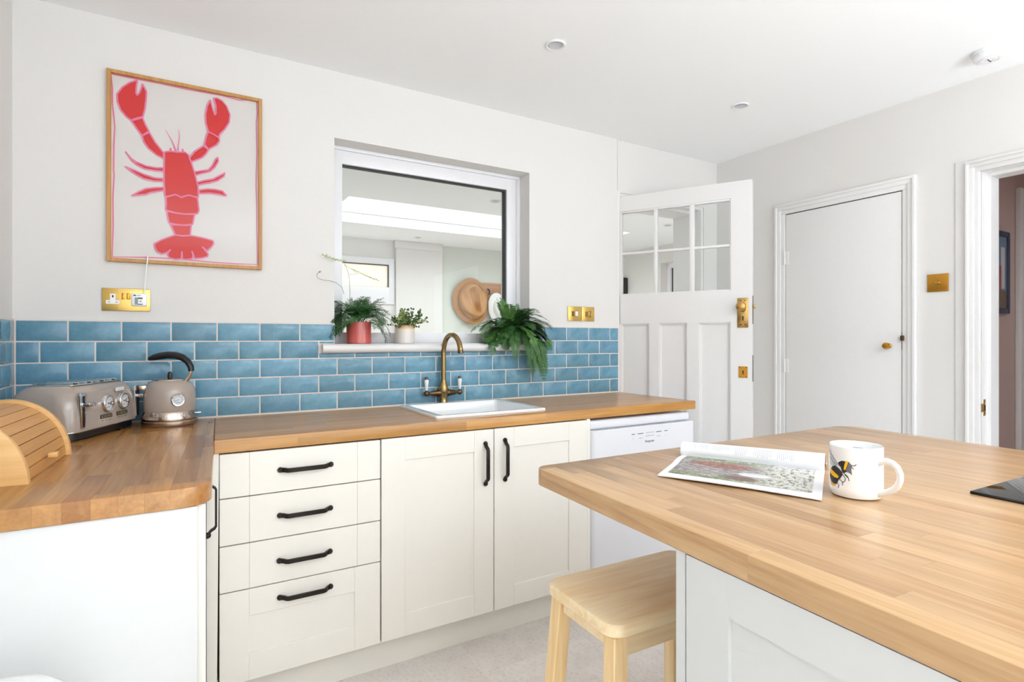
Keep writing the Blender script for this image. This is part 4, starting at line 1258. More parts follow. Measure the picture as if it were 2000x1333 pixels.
m = MB(); m.lathe([(.002, 0), (.002, .0006)], (-.139, D - .0386, 1.308), 12, Matrix.Rotation(PI / 2, 4, 'X')); m.box(-.150, -.136, D - .0385, D - .0377, 1.3280, 1.3292); obj('label_print', m, M_ink, cb)
cb_pts = [at_y(282, 574, D - .02), at_y(283, 555, D - .022), at_y(285.5, 530, D - .023), at_y(287.5, 512, D - .0235), at_y(288.5, 503, D - .0225), at_y(289, 500.5, D - .0185)]
m = MB(); m.tube(cb_pts, .0021, 8, True, up=(1, 0, 0)); cbl = obj('cable', m, M_white); tag(cbl, 'thin white cable from the plug-in monitor up over the picture frame', 'cable')
for i, (xa, xb, lb) in enumerate(((1.7795, 1.8690, 'left brass switch plate of the pair above the tiles by the door'), (1.8720, 1.9610, 'right brass switch plate of the pair above the tiles by the door'))):
    t_ = plate('switch_plate', lb, 'switch', xa, xb, 1.2712, 1.3505, group='brass switch pair by the door')
    xm = (xa + xb) / 2
    m = MB(); m.box(xm - .021, xm - .003, D - .0068, D - .0055, 1.2965, 1.3245, .0006, 1); obj('label_insert', m, M_brassold, t_)
    m = MB(); m.box(xm + .003, xm + .0205, D - .0085, D - .0055, 1.2965, 1.3245, .0012, 2); obj('rocker', m, M_white if i == 0 else M_brassold, t_)
    m = MB(); m.box(xm + .002, xm + .0215, D - .0063, D - .0052, 1.2945, 1.3265); obj('rocker_gap', m, M_dark, t_)
dm = thing('dimmer_switch', 'square satin brass dimmer plate with round knob beside the doorway', 'switch', (XR, 1.2, 1.39))
m = MB(); m.box(XR - .006, XR, 1.159, 1.2435, 1.3915, 1.4735, .002, 2); obj('plate', m, M_gold, dm)
m = MB(); m.lathe([(.0105, 0), (.010, .014), (.0085, .0165), (0, .017)], (XR - .006, 1.2, 1.4325), 24, Matrix.Rotation(-PI / 2, 4, 'Y')); obj('knob', m, M_brassold, dm)

# ------------------------------------------------------------------ ceiling fittings
def downlight(x, y, z, label):
    t_ = thing('downlight', label, 'light', (x, y, z), group='recessed downlights')
    m = MB(); m.lathe([(.026, -.001), (.028, -.004), (.036, -.006), (.0395, -.003), (.0395, 0)], (x, y, z), 32, cap=False); obj('bezel', m, M_upvc, t_)
    m = MB(); m.lathe([(.0265, -.0045), (.022, -.0025), (0, -.0015)], (x, y, z), 24, cap=False); obj('lens', m, M_glassp if False else mat('lamp_lens', (200, 200, 206), .1), t_)
    return t_


downlight(1.2405, 1.7687, ZC, 'white round downlight nearest the viewer, in middle of kitchen ceiling')
downlight(2.3443, 1.7685, ZC, 'white round downlight in ceiling near the glazed door')
downlight(1.8556, 3.3679, FZ, 'far room downlight before the skylight, seen through the window')
downlight(1.8861, 4.9422, FZ, 'far room downlight beyond the skylight, seen through the window')
downlight(3.4961, 3.3403, FZ, 'far room downlight seen through the door panes')
al = thing('smoke_alarm', 'round white smoke alarm on ceiling at upper right', 'alarm', (2.752, .934, ZC))
m = MB(); m.lathe([(.052, 0), (.054, -.003), (.054, -.010), (.050, -.012)], (0, 0, 0), 40); obj('base', m, M_upvc, al, local=True)
m = MB(); m.lathe([(.047, -.011), (.049, -.014), (.049, -.026), (.044, -.034), (.034, -.037), (.033, -.0355), (.030, -.0355), (.029, -.038), (.016, -.039), (.015, -.0375), (.012, -.0375), (.011, -.0395), (0, -.0395)], (0, 0, 0), 40); obj('cover', m, M_upvc, al, local=True)
m = MB()
for i in range(-2, 3): m.lathe([(.0022, 0), (.0022, .002)], (i * .006, -.004, -.0403), 8)
obj('vent', m, M_dark, al, local=True)

# ------------------------------------------------------------------ hall picture
hp_ = thing('framed_picture.001', 'dark blue framed picture on the pink hall wall', 'picture', (4.0, 1.3, 1.32))
m = MB()
hx0, hx1, hz0, hz1 = 3.72, 4.072, 1.318, 1.783
m.box(hx0, hx0 + .03, 1.28, 1.299, hz0, hz1, .003); m.box(hx1 - .03, hx1, 1.28, 1.299, hz0, hz1, .003); m.box(hx0 + .03, hx1 - .03, 1.28, 1.299, hz0, hz0 + .03, .003); m.box(hx0 + .03, hx1 - .03, 1.28, 1.299, hz1 - .03, hz1, .003)
obj('frame', m, M_navy, hp_)
obj('print', MB().box(hx0 + .03, hx1 - .03, 1.288, 1.297, hz0 + .03, hz1 - .03), mat('blue_seaside_print', (116, 158, 186), .5, vary=.2, bscale=6), hp_)
pv = MB(); pv.box(hx0 + .03, hx1 - .03, 1.2872, 1.2885, hz0 + .03, hz0 + .13); obj('print_ground', pv, mat('brown_print', (120, 104, 88), .5), hp_)
pv = MB(); pv.box(3.965, 4.015, 1.2868, 1.2878, hz0 + .14, hz1 - .09); obj('print_tower', pv, M_paper, hp_)
pv = MB(); pv.box(3.80, 3.97, 1.2868, 1.2878, hz0 + .13, hz0 + .27); obj('print_roofs', pv, mat('rose_print', (170, 92, 92), .5), hp_)
obj('pane', MB().box(hx0 + .03, hx1 - .03, 1.283, 1.2845, hz0 + .03, hz1 - .03), M_glassp, hp_)

# ------------------------------------------------------------------ hat and coat rack in the far room
HYW = FYE + .02
ht = thing('felt_hat', 'camel felt hat hanging on the far wall, seen through the window', 'hat', (2.6, HYW - .04, 1.54))
hc = at_y(922, 589, HYW - .05)
m = MB(); t_ = bmesh.new(); rings = []
# brim then crown, axis towards the viewer (-Y); tilted ellipse
prof = [(1.0, .004), (.985, -.004), (.93, -.006), (.86, -.002), (.80, -.004), (.76, -.022), (.745, -.04), (.73, -.055), (.71, -.070), (.685, -.084), (.655, -.094)] + [(.625 - .025 * q, -.100 - .008 * min(1, q / 6)) for q in range(25)] + [(.0, -.108)]
nA = 72
for r, yy in prof:
    ring = []
    for i in range(nA):
        a = 2 * PI * i / nA
        x, z = .207 * r * math.cos(a) * (1.0 + .06 * math.cos(a - 2.4)), .245 * r * math.sin(a)
        y = yy
        if .55 < r: y += .022 * math.cos(2 * a) * (r - .5) * 1.6
        if r < .78:                                     # teardrop crease and side dents of the crown
            px2, pz2 = r * math.cos(a), r * math.sin(a)
            wd2 = .14 + .16 * max(0, min(1, (pz2 + .55) / 1.0))
            edge = max(0, 1 - (px2 / wd2) ** 2); fade = max(0, min(1, (.66 - abs(pz2)) / .3))
            y += .062 * edge ** 1.3 * fade * fade * (3 - 2 * fade)
            y += .035 * math.exp(-((px2 + .50) / .16) ** 2) * math.exp(-((pz2 - .25) / .3) ** 2) + .035 * math.exp(-((px2 - .50) / .16) ** 2) * math.exp(-((pz2 - .25) / .3) ** 2)
        ring.append(t_.verts.new((x, y, z)))
    rings.append(ring)
for a, b in zip(rings, rings[1:]):
    for i in range(nA): t_.faces.new((a[i], a[(i + 1) % nA], b[(i + 1) % nA], b[i]))
bmesh.ops.remove_doubles(t_, verts=t_.verts, dist=1e-5); bmesh.ops.recalc_face_normals(t_, faces=t_.faces)
m.take(t_, Matrix.Translation(hc) @ Matrix.Rotation(-.26, 4, 'Y'))
obj('felt', m, M_hat, ht, smooth=60)
m = MB(); t_ = bmesh.new(); rings = []
for off in (.0, -.016):
    ring = []
    for i in range(nA):
        a = 2 * PI * i / nA; r = .785
        ring.append(t_.verts.new((.207 * r * math.cos(a) * (1.0 + .06 * math.cos(a - 2.4)), -.010 + off, .245 * r * math.sin(a))))
    rings.append(ring)
for i in range(nA): t_.faces.new((rings[0][i], rings[0][(i + 1) % nA], rings[1][(i + 1) % nA], rings[1][i]))
m.take(t_, Matrix.Translation(hc) @ Matrix.Rotation(-.26, 4, 'Y'))
obj('hat_band', m, M_hat, ht, smooth=60)
rk = thing('coat_rack', 'brown wooden coat rack board behind the hats in the far room', 'coat rack', (2.95, HYW, 1.6))
obj('board', MB().box(2.66, 3.35, HYW - .022, HYW, 1.60, 1.775, .004), M_rack, rk)
for xx in (2.62 + .05, 2.79, 2.975, 3.2):
    m = MB(); m.tube([(xx, HYW - .02, 1.71), (xx, HYW - .05, 1.70), (xx, HYW - .065, 1.675), (xx, HYW - .06, 1.655), (xx, HYW - .045, 1.65)], .007, 8); obj('hook', m, M_black, rk)
m = MB(); m.lathe([(.008, 0), (.008, .006), (0, .008)], (3.0, HYW - .022, 1.68), 12, Matrix.Rotation(PI / 2, 4, 'X')); obj('peg', m, M_chrome, rk)
wh = MB(); t_ = bmesh.new(); rings = []
wc = Vector((2.885, HYW - .075, 1.50))
for r, yy in ((1, 0), (.9, -.012), (.6, -.02), (.55, -.055), (.4, -.085), (0, -.09)):
    rings.append([t_.verts.new((.115 * r * math.cos(2 * PI * i / 32), yy, .17 * r * math.sin(2 * PI * i / 32))) for i in range(32)])
for a, b in zip(rings, rings[1:]):
    for i in range(32): t_.faces.new((a[i], a[(i + 1) % 32], b[(i + 1) % 32], b[i]))
bmesh.ops.remove_doubles(t_, verts=t_.verts, dist=1e-5); bmesh.ops.recalc_face_normals(t_, faces=t_.faces)
wh.take(t_, Matrix.Translation(wc) @ Matrix.Rotation(-.2, 4, 'Y'))
who = obj('sun_hat', wh, M_canvas, smooth=60); tag(who, 'white sun hat hanging below the coat rack, right of the camel hat', 'hat')
bgm = MB()
bgm.prism([(2.90, 1.30), (3.12, 1.30), (3.10, 1.56), (3.02, 1.66), (2.96, 1.56)], -.035, 0, .01, Matrix(((1, 0, 0, 0), (0, 0, -1, HYW - .066), (0, 1, 0, 0), (0, 0, 0, 1))))
bgo = obj('cloth_bag', bgm, M_slate); tag(bgo, 'slate blue cloth bag hanging from the coat rack behind the fern', 'bag')
spk = MB().box(FX1 - .07, FX1, 4.60, 4.72, 1.66, 1.85, .008)
sp_o = obj('wall_box', spk, M_plasticb); tag(sp_o, 'small dark box on the far room wall, seen in the lower left door pane', 'box')

# ------------------------------------------------------------------ magazine
sa, sb_ = at_z(1333, 893, WZT), at_z(1611, 924, WZT)   # spine ends
ax = (sb_ - sa).normalized(); SL = (sb_ - sa).length
mg_ang = math.atan2(ax.y, ax.x)
mg = thing('magazine', 'open magazine with one page folded back, on the island', 'magazine', (sa.x, sa.y, WZT), mg_ang)
# local: x along the spine, -y towards the viewer page
PD = .245
nx, ny = 24, 14


def page_z(u, v):                                       # u along spine 0..1, v from spine 0..1
    return .0045 * math.sin(min(1, v * 2.2) * PI) * .8 + .0035 + .0025 * math.exp(-((1 - v) / .12) ** 2) * (u > .0) * math.sin(u * PI)


def grid(f, nu, nv, th):
    m = MB(); a = [[m.bm.verts.new(f(i / nu, j / nv)) for j in range(nv + 1)] for i in range(nu + 1)]
    b = [[m.bm.verts.new(Vector(f(i / nu, j / nv)) - Vector((0, 0, th))) for j in range(nv + 1)] for i in range(nu + 1)]
    for i in range(nu):
        for j in range(nv):
            m.bm.faces.new((a[i][j], a[i][j + 1], a[i + 1][j + 1], a[i + 1][j])); m.bm.faces.new((b[i][j], b[i + 1][j], b[i + 1][j + 1], b[i][j + 1]))
    for i in range(nu):
        m.bm.faces.new((a[i][0], a[i + 1][0], b[i + 1][0], b[i][0])); m.bm.faces.new((a[i + 1][nv], a[i][nv], b[i][nv], b[i + 1][nv]))
    for j in range(nv):
        m.bm.faces.new((a[0][j + 1], a[0][j], b[0][j], b[0][j + 1])); m.bm.faces.new((a[nu][j], a[nu][j + 1], b[nu][j + 1], b[nu][j]))
    bmesh.ops.recalc_face_normals(m.bm, faces=m.bm.faces)
    return m


pgw = (at_z(1284, 932, WZT) - sa).dot(Vector((-ax.y, ax.x, 0)))
pgx0 = (at_z(1284, 932, WZT) - sa).dot(ax); pgx1 = (at_z(1605, 981, WZT) - sa).dot(ax)
pgw1 = (at_z(1605, 981, WZT) - sa).dot(Vector((-ax.y, ax.x, 0)))


def page_f(u, v):
    x = (0 + (pgx0 - 0) * v) * (1 - u) + (SL + (pgx1 - SL) * v) * u
    y = (pgw * (1 - u) + pgw1 * u) * v
    return (x, y, page_z(u, v) + .0012)


obj('page', grid(page_f, nx, ny, .0025), M_paper, mg, local=True, smooth=40)


def photo_mat():
    m = bpy.data.materials.new('garden_photo_print'); m.use_nodes = True
    nt = m.node_tree; N = nt.nodes.new; L = nt.links.new; p = nt.nodes['Principled BSDF']; p.inputs['Roughness'].default_value = .3
    tc = N('ShaderNodeTexCoord'); sep = N('ShaderNodeSeparateXYZ'); L(tc.outputs['UV'], sep.inputs[0])

    def noise(scale, det, sx=1, sy=1):
        mp = N('ShaderNodeMapping'); mp.inputs['Scale'].default_value = (sx, sy, 1); L(tc.outputs['UV'], mp.inputs[0])
        n = N('ShaderNodeTexNoise'); n.inputs['Scale'].default_value = scale; n.inputs['Detail'].default_value = det; n.inputs['Roughness'].default_value = .7
        L(mp.outputs[0], n.inputs['Vector']); return n.outputs['Fac']

    def ramp(fac, stops):
        r = N('ShaderNodeValToRGB'); e = r.color_ramp.elements
        while len(e) < len(stops): e.new(.5)
        for i, (ps, c_) in enumerate(stops): e[i].position = ps; e[i].color = lin(c_) if len(c_) == 3 else c_
        L(fac, r.inputs[0]); return r.outputs[0]

    def mix(f, a, b):
        x = N('ShaderNodeMix'); x.data_type = 'RGBA'; L(f, x.inputs[0]) if not isinstance(f, float) else None; L(a, x.inputs[6]); L(b, x.inputs[7]); return x.outputs[2]
    green = ramp(noise(11, 6, 2.2, 1), [(.36, (34, 42, 24)), (.46, (88, 108, 48)), (.54, (132, 142, 84)), (.62, (224, 224, 208))])
    grey = ramp(noise(14, 6, 1, 3), [(.36, (70, 64, 64)), (.5, (128, 118, 114)), (.62, (214, 206, 200))])
    snow = ramp(noise(13, 7, 2.4, 1), [(.38, (60, 78, 40)), (.45, (150, 152, 120)), (.50, (216, 212, 208))])
    maroon = ramp(noise(16, 5, 1, 4), [(.36, (78, 40, 38)), (.54, (150, 84, 72)), (.64, (226, 184, 168))])
    fv = ramp(sep.outputs['Y'], [(0, (255, 255, 255)), (.18, (255, 255, 255)), (.32, (0, 0, 0)), (.8, (0, 0, 0)), (.95, (255, 255, 255))])
    base = mix(fv, grey, green)
    fx_ = ramp(sep.outputs['X'], [(.55, (0, 0, 0)), (.75, (255, 255, 255))])
    base = mix(fx_, base, snow)

    def blob(cx, cy, rx, ry):
        mp = N('ShaderNodeMapping'); mp.inputs['Location'].default_value = (-cx / rx, -cy / ry, 0); mp.inputs['Scale'].default_value = (1 / rx, 1 / ry, 1); L(tc.outputs['UV'], mp.inputs[0])
        ln_ = N('ShaderNodeVectorMath'); ln_.operation = 'LENGTH'; L(mp.outputs[0], ln_.inputs[0])
        return ramp(ln_.outputs['Value'], [(.75, (255, 255, 255)), (1.0, (0, 0, 0))])
    base = mix(blob(.33, .38, .27, .12), base, maroon)
    dk = ramp(noise(30, 6, 1, 1), [(.3, (56, 40, 40)), (.6, (122, 88, 80)), (.75, (196, 170, 150))])
    base = mix(blob(.52, .84, .14, .12), base, dk)
    wh_ = ramp(noise(8, 3), [(.3, (196, 194, 200)), (.6, (232, 230, 234))])
    base = mix(blob(.60, .63, .13, .09), base, wh_)
    L(base, p.inputs['Base Color'])
    return m


m = MB(); uvl = m.bm.loops.layers.uv.new('UVMap')
gu, gv = 24, 12
grid_v = [[(u0 / gu, v0 / gv) for v0 in range(gv + 1)] for u0 in range(gu + 1)]
vv = [[None] * (gv + 1) for _ in range(gu + 1)]
for i in range(gu + 1):
    for j in range(gv + 1):
        u, v = .045 + .90 * i / gu, .0 + .86 * j / gv
        pnt = page_f(u, max(.03, v)); vv[i][j] = m.bm.verts.new((pnt[0], pnt[1], pnt[2] + .0004))
for i in range(gu):
    for j in range(gv):
        fc = m.bm.faces.new((vv[i][j], vv[i + 1][j], vv[i + 1][j + 1], vv[i][j + 1]))
        for lp_, (a, b) in zip(fc.loops, ((i, j), (i + 1, j), (i + 1, j + 1), (i, j + 1))): lp_[uvl].uv = (a / gu, b / gv)
obj('photo', m, photo_mat(), mg, local=True, smooth=60)


def curl(v, h):                                          # cross section of the rolled page: v 0..1
    a = -PI * .42 + v * PI * 1.42
    return (-.004 + h * .55 + h * .60 * math.sin(a) * 1.05 + .004, h * .5 + h * .5 * -math.cos(a + PI * .0) if False else 0)


CURL = [(0.0, .004), (-.004, .010), (-.0055, .018), (-.003, .027), (.004, .034), (.014, .0385), (.026, .0385), (.038, .034), (.048, .026), (.056, .016), (.062, .008), (.075, .003), (.11, .002)]


def curl_f(u, v):
    s_ = v * (len(CURL) - 1); i = min(int(s_), len(CURL) - 2); k = s_ - i
    y = CURL[i][0] + (CURL[i + 1][0] - CURL[i][0]) * k; z = CURL[i][1] + (CURL[i + 1][1] - CURL[i][1]) * k
    hsc = .92 + .1 * u
    return (u * SL - .004 * (1 - u), y, z * hsc)


obj('folded_page', grid(curl_f, 12, 24, .0006), M_paper, mg, local=True, smooth=60)
m = MB(); rr2 = random.Random(3)
for (ua, n_, v0) in ((.03, 1, .27), (.10, 2, .27), (.15, 5, .26), (.245, 10, .25), (.41, 7, .20), (.54, 10, .19), (.70, 9, .19)):
    for q in range(n_):
        u = ua + q * .0135 * .95
        vb_, ve = .40 - rr2.uniform(0, .0), v0 + rr2.uniform(-.015, .03)
        pts = [Vector(curl_f(u, vb_ + (ve - vb_) * k / 6)) for k in range(7)]
        nrm = []
        def nf(p, u=u):
            return Vector((0, -.8, .6))
        m.ribbon([p + Vector((0, -.0005, .0003)) for p in pts], .0008, nf)
obj('text_lines', m, mat('faint_text_print', (172, 172, 180), .6), mg, local=True, smooth=0)

# ------------------------------------------------------------------ mug with a bee
MX, MY, MRr, MH = 1.1167, .5836, .0453, .0985
mug = thing('mug', 'white china mug with a bumblebee print on the island', 'mug', (MX, MY, WZT))
m = MB(); m.lathe([(.0, .0), (.036, 0), (.042, .003), (.0448, .010), (MRr, .02), (MRr, MH - .002), (MRr - .0012, MH), (MRr - .0028, MH - .001), (MRr - .0032, MH - .004), (MRr - .0035, .012), (.034, .006), (0, .005)], (0, 0, 0), 56)
mgb = obj('body', m, M_white, mug, local=True)
hd = Vector((-.10, -.995, 0)).normalized()
pts = [(.040, .071), (.048, .0755), (.058, .0775), (.068, .0755), (.0765, .069), (.081, .059), (.081, .048), (.077, .037), (.070, .028), (.060, .021), (.050, .0165), (.041, .015)]
m = MB(); m.tube([hd * a + Vector((0, 0, z)) for a, z in pts], [.0085, .0068, .006, .0057, .0057, .0058, .0058, .0058, .0058, .006, .0068, .009], 14, True, flat=(1, .8)); obj('handle', m, M_white, mug, local=True)
cM = lambda x, y: (1600 + x / 9.522, 850 + y / 9.522)


def mug_pt(x, y, lift=.0004):
    r = ray(*cM(x, y)); a = r.x * r.x + r.y * r.y; b = -2 * (r.x * MX + r.y * MY); c_ = MX * MX + MY * MY - MRr * MRr
    disc = max(0, b * b - 4 * a * c_); k = (-b - math.sqrt(disc)) / (2 * a)
    p = Vector((r.x * k - MX, r.y * k - MY, 0)); p = p.normalized() * (MRr + lift)
    return Vector((p.x, p.y, H + r.z * k - WZT))


def subd(pts, n=3, closed=True):
    out = []
    for i in range(len(pts) if closed else len(pts) - 1):
        a, b = pts[i], pts[(i + 1) % len(pts)]
        for k in range(n): out.append((a[0] + (b[0] - a[0]) * k / n, a[1] + (b[1] - a[1]) * k / n))
    if not closed: out.append(pts[-1])
    return out


def bee_fill(poly, lift):
    m = MB(); cxm = sum(p[0] for p in poly) / len(poly)
    P3 = [Vector((x, y, 0)) for x, y in poly]
    # triangulate in the plane of the trace, then refine and wrap on the mug
    vs = [m.bm.verts.new(p) for p in P3]
    for tri in tessellate_polygon([P3]):
        try: m.bm.faces.new([vs[i] for i in tri])
        except ValueError: pass
    bmesh.ops.subdivide_edges(m.bm, edges=m.bm.edges[:], cuts=2, use_grid_fill=True)
    bmesh.ops.triangulate(m.bm, faces=m.bm.faces[:])
    for v in m.bm.verts: v.co = mug_pt(v.co.x, v.co.y, lift)
    return m


M_beek = mat('bee_black_print', (44, 42, 44), .25, vary=.4, bscale=300)
M_beey = mat('bee_yellow_print', (246, 188, 20), .25, vary=.15, bscale=300)
M_beeg = mat('bee_grey_print', (108, 110, 118), .25, vary=.3, bscale=300)
M_beew = mat('bee_wing_print', (196, 202, 208), .25, vary=.15, bscale=260)
for nm, mt, lift, poly in (
        ('print_wing', M_beew, .0004, [(196, 262), (230, 350), (290, 450), (350, 540), (390, 585), (330, 575), (240, 570), (204, 520), (196, 420)]),
        ('print_abdomen', M_beek, .0006, [(250, 580), (300, 565), (370, 620), (430, 690), (440, 740), (410, 790), (370, 830), (330, 910), (280, 910), (230, 860), (207, 780), (205, 700), (215, 640)]),
        ('print_stripe', M_beey, .0008, [(225, 620), (260, 660), (320, 720), (370, 770), (350, 805), (300, 790), (250, 750), (209, 700), (210, 650)]),
        ('print_stripe', M_beey, .0008, [(220, 860), (260, 895), (320, 920), (310, 955), (260, 945), (225, 910)]),
        ('print_thorax', M_beek, .0006, [(355, 510), (420, 480), (480, 490), (545, 500), (600, 560), (600, 600), (580, 640), (560, 700), (500, 690), (460, 720), (430, 690), (400, 600), (360, 550)]),
        ('print_head', M_beeg, .0007, [(545, 520), (600, 558), (612, 580), (598, 640), (602, 690), (610, 757), (575, 715), (520, 690), (500, 660), (525, 600)]),
        ('print_stripe', M_beey, .0009, [(490, 495), (545, 500), (520, 580), (490, 655), (460, 645), (465, 590)])):
    obj(nm, bee_fill(subd(poly, 2), lift), mt, mgb, local=True, smooth=60)
m = MB(); radn = lambda p: Vector((p.x, p.y, 0)).normalized()
for ln_ in ([(440, 740), (490, 810), (480, 860), (430, 890), (440, 940)], [(490, 730), (540, 790), (560, 860)], [(380, 820), (440, 880)], [(340, 890), (372, 940), (350, 985)], [(600, 570), (660, 577), (690, 550)], [(595, 595), (640, 640)], [(460, 720), (500, 760), (540, 800)]):
    m.ribbon([mug_pt(x, y, .0007) for x, y in subd(ln_, 3, False)], .0012, radn)
obj('print_legs', m, M_beek, mgb, local=True, smooth=0)
m = MB(); m.ribbon([mug_pt(x, y, .0008) for x, y in subd([(196, 262), (230, 350), (290, 450), (350, 545)], 3, False)], .0011, radn); m.ribbon([mug_pt(x, y, .0008) for x, y in subd([(205, 400), (260, 490), (330, 560)], 3, False)], .0007, radn)
obj('print_veins', m, M_beeg, mgb, local=True, smooth=0)
# small print inside the far wall
m = MB()
fd = Vector((.80, .60, 0)).normalized()
for (a0, a1, z0_, z1_) in ((-.35, .05, MH - .016, MH - .008),):
    base_a = math.atan2(fd.y, fd.x)
    for k in range(6):
        aa, ab = base_a - .45 + .07 * k, base_a - .45 + .07 * (k + 1); r_ = MRr - .0039
        m.quad((r_ * math.cos(aa), r_ * math.sin(aa), MH - .022), (r_ * math.cos(ab), r_ * math.sin(ab), MH - .022), (r_ * math.cos(ab), r_ * math.sin(ab), MH - .012), (r_ * math.cos(aa), r_ * math.sin(aa), MH - .012))
obj('print_inside', m, M_beew, mgb, local=True, smooth=0)

# ------------------------------------------------------------------ hob
hb = thing('hob', 'black glass hob at the right edge of the island', 'hob', (1.58, .17, WZT), -.035)
m = MB(); m.box(-.272, .285, -.30, .297, 0, .006, .0015, 2); obj('glass', m, M_hob, hb, local=True)
m = MB()
for (x, y, r_) in ((-.14, .15, .09), (.14, .15, .075), (-.14, -.12, .075), (.14, -.12, .1)):
    m.lathe([(r_, .0062), (r_ + .001, .0064), (r_ + .002, .0062)], (x, y, 0), 48, cap=False)
obj('cooking_zone', m, M_inkl, hb, local=True)

# ------------------------------------------------------------------ stool
st = thing('bar_stool', 'pale pine stool with rounded seat tucked under the island', 'stool', (.905, .925, 0), -.03)
sz = .622
m = MB(); t_ = bmesh.new(); rings = []
hw, hdp = .203, .124
for z, i_ in ((sz - .030, .006), (sz - .024, 0), (sz - .007, 0), (sz - .002, .003), (sz, .008)):
    rings.append([t_.verts.new((x, y, z)) for x, y in rounded([(-hw + i_, -hdp + i_), (hw - i_, -hdp + i_), (hw - i_, hdp - i_), (-hw + i_, hdp - i_)], [.035] * 4, 7)])
for a, b in zip(rings, rings[1:]):
    for i in range(len(a)): t_.faces.new((a[i], a[(i + 1) % len(a)], b[(i + 1) % len(a)], b[i]))
t_.faces.new(rings[0][::-1]); t_.faces.new(rings[-1]); m.take(t_)
obj('seat', m, M_pine, st, local=True)
for sx in (-1, 1):
    for sy in (-1, 1):
        top = Vector((sx * (hw - .032), sy * (hdp - .030), sz - .030)); bot = Vector((sx * (hw + .004), sy * (hdp + .004), 0))
        t_ = bmesh.new(); s_ = .0175
        a = [t_.verts.new(bot + Vector((x * s_, y * s_, 0))) for x, y in ((-1, -1), (1, -1), (1, 1), (-1, 1))]; b = [t_.verts.new(top + Vector((x * s_, y * s_, 0))) for x, y in ((-1, -1), (1, -1), (1, 1), (-1, 1))]
        t_.faces.new(a[::-1]); t_.faces.new(b)
        for i in range(4): t_.faces.new((a[i], a[(i + 1) % 4], b[(i + 1) % 4], b[i]))
        bmesh.ops.bevel(t_, geom=t_.edges[:], offset=.002, segments=1, affect='EDGES')
        obj('leg', MB().take(t_), M_pineleg, st, local=True)
for sy in (-1, 1):
    obj('apron', MB().box(-hw + .05, hw - .05, sy * (hdp - .028) - .009, sy * (hdp - .028) + .009, sz - .075, sz - .030, .001, 1), M_pine, st, local=True)
for sx in (-1, 1):
    obj('apron', MB().box(sx * (hw - .030) - .009, sx * (hw - .030) + .009, -hdp + .05, hdp - .05, sz - .06, sz - .030, .001, 1), M_pine, st, local=True)
    obj('stretcher', MB().box(sx * (hw - .008) - .009, sx * (hw - .008) + .009, -hdp + .01, hdp - .01, .20, .235, .001, 1), M_pine, st, local=True)
obj('stretcher', MB().box(-hw + .01, hw - .01, -.009, .009, .205, .23, .001, 1), M_pine, st, local=True)

# ------------------------------------------------------------------ white bin, lower left
bn = thing('bin', 'white bin with smooth domed lid at lower left corner', 'bin', (-.272, 1.09, 0))
m = MB(); m.lathe([(0, 0), (.115, 0), (.122, .006), (.132, .545), (.128, .55)], (0, 0, 0), 48); obj('body', m, M_white, bn, local=True)
m = MB(); m.lathe([(.133, .548), (.135, .556), (.134, .58), (.124, .608), (.100, .628), (.060, .638), (0, .641)], (0, 0, 0), 48); obj('lid', m, M_white, bn, local=True, smooth=60)

# ------------------------------------------------------------------ plants
def leaf_tri(bm, p, d, n, L, w):
    """pointed leaflet"""
    s = d.cross(n).normalized() * w
    a = bm.verts.new(p); b = bm.verts.new(p + d * L * .45 + s); c_ = bm.verts.new(p + d * L); e_ = bm.verts.new(p + d * L * .45 - s)
    bm.faces.new((a, b, c_)); bm.faces.new((a, c_, e_))


def fern_frond(root, start, direction, L, droop, rnd, mt, npin=17, wid=.05):
    m = MB(); bm = m.bm
    d = Vector(direction).normalized(); p = Vector(start); pts = [p.copy()]; steps = npin + 3
    dd_ = d.copy()
    for i in range(steps):
        dd_ = (dd_ + Vector((0, 0, -droop / steps * (1 + i / steps)))).normalized()
        p = p + dd_ * L / steps
        if p.y > D + .085: p.y = D + .085
        if p.z < SZ1 + .006 and p.y > D - .055: p.z = SZ1 + .006
        if p.y > D - .016 and (p.x > WX1 - .01 or p.z < SZ1 or p.x < WX0): p.y = D - .016
        pts.append(p.copy())
    m.tube(pts, [.0014 - .0009 * i / len(pts) for i in range(len(pts))], 4, False)
    bm = m.bm
    for i in range(2, len(pts) - 1):
        k = (i - 2) / (len(pts) - 3); t_ = (pts[i + 1] - pts[i - 1]).normalized()
        up = Vector((0, 0, 1)) if abs(t_.z) < .85 else Vector((0, -1, .2))
        sd = t_.cross(up).normalized(); nn = sd.cross(t_).normalized()
        pl_ = wid * (math.sin(PI * min(1, (k * .80 + .17))) ** .75) * rnd.uniform(.85, 1.1)
        for sg in (-1, 1):
            pd_ = (sd * sg * .82 + t_ * .57 + nn * rnd.uniform(-.18, .1)).normalized()
            nl = 5
            for q in range(nl):
                f = (q + .6) / nl; base = pts[i] + pd_ * pl_ * f * .8; ll = pl_ * .42 * (1 - f * .55); sd2 = pd_.cross(nn).normalized()
                for s2 in (-1, 1): leaf_tri(bm, base, (pd_ * .78 + sd2 * s2 * .62).normalized(), nn, ll, ll * .15)
            leaf_tri(bm, pts[i], pd_, nn, pl_, pl_ * .08)
    leaf_tri(bm, pts[-2], (pts[-1] - pts[-2]).normalized(), Vector((0, -1, .3)).normalized(), wid * .38, .0013)
    for v in bm.verts:
        if v.co.y > D + .092: v.co.y = D + .092
        if v.co.x > WX1 - .004 and v.co.y > D - .012: v.co.y = D - .012
        if v.co.z < SZ1 + .003 and v.co.y > D - .048: v.co.y = D - .048 - .002 if v.co.z < SZ1 - .02 else v.co.y; v.co.z = v.co.z if v.co.z < SZ1 - .02 else max(v.co.z, SZ1 + .003)
    return obj('frond', m, mt, root, smooth=0)


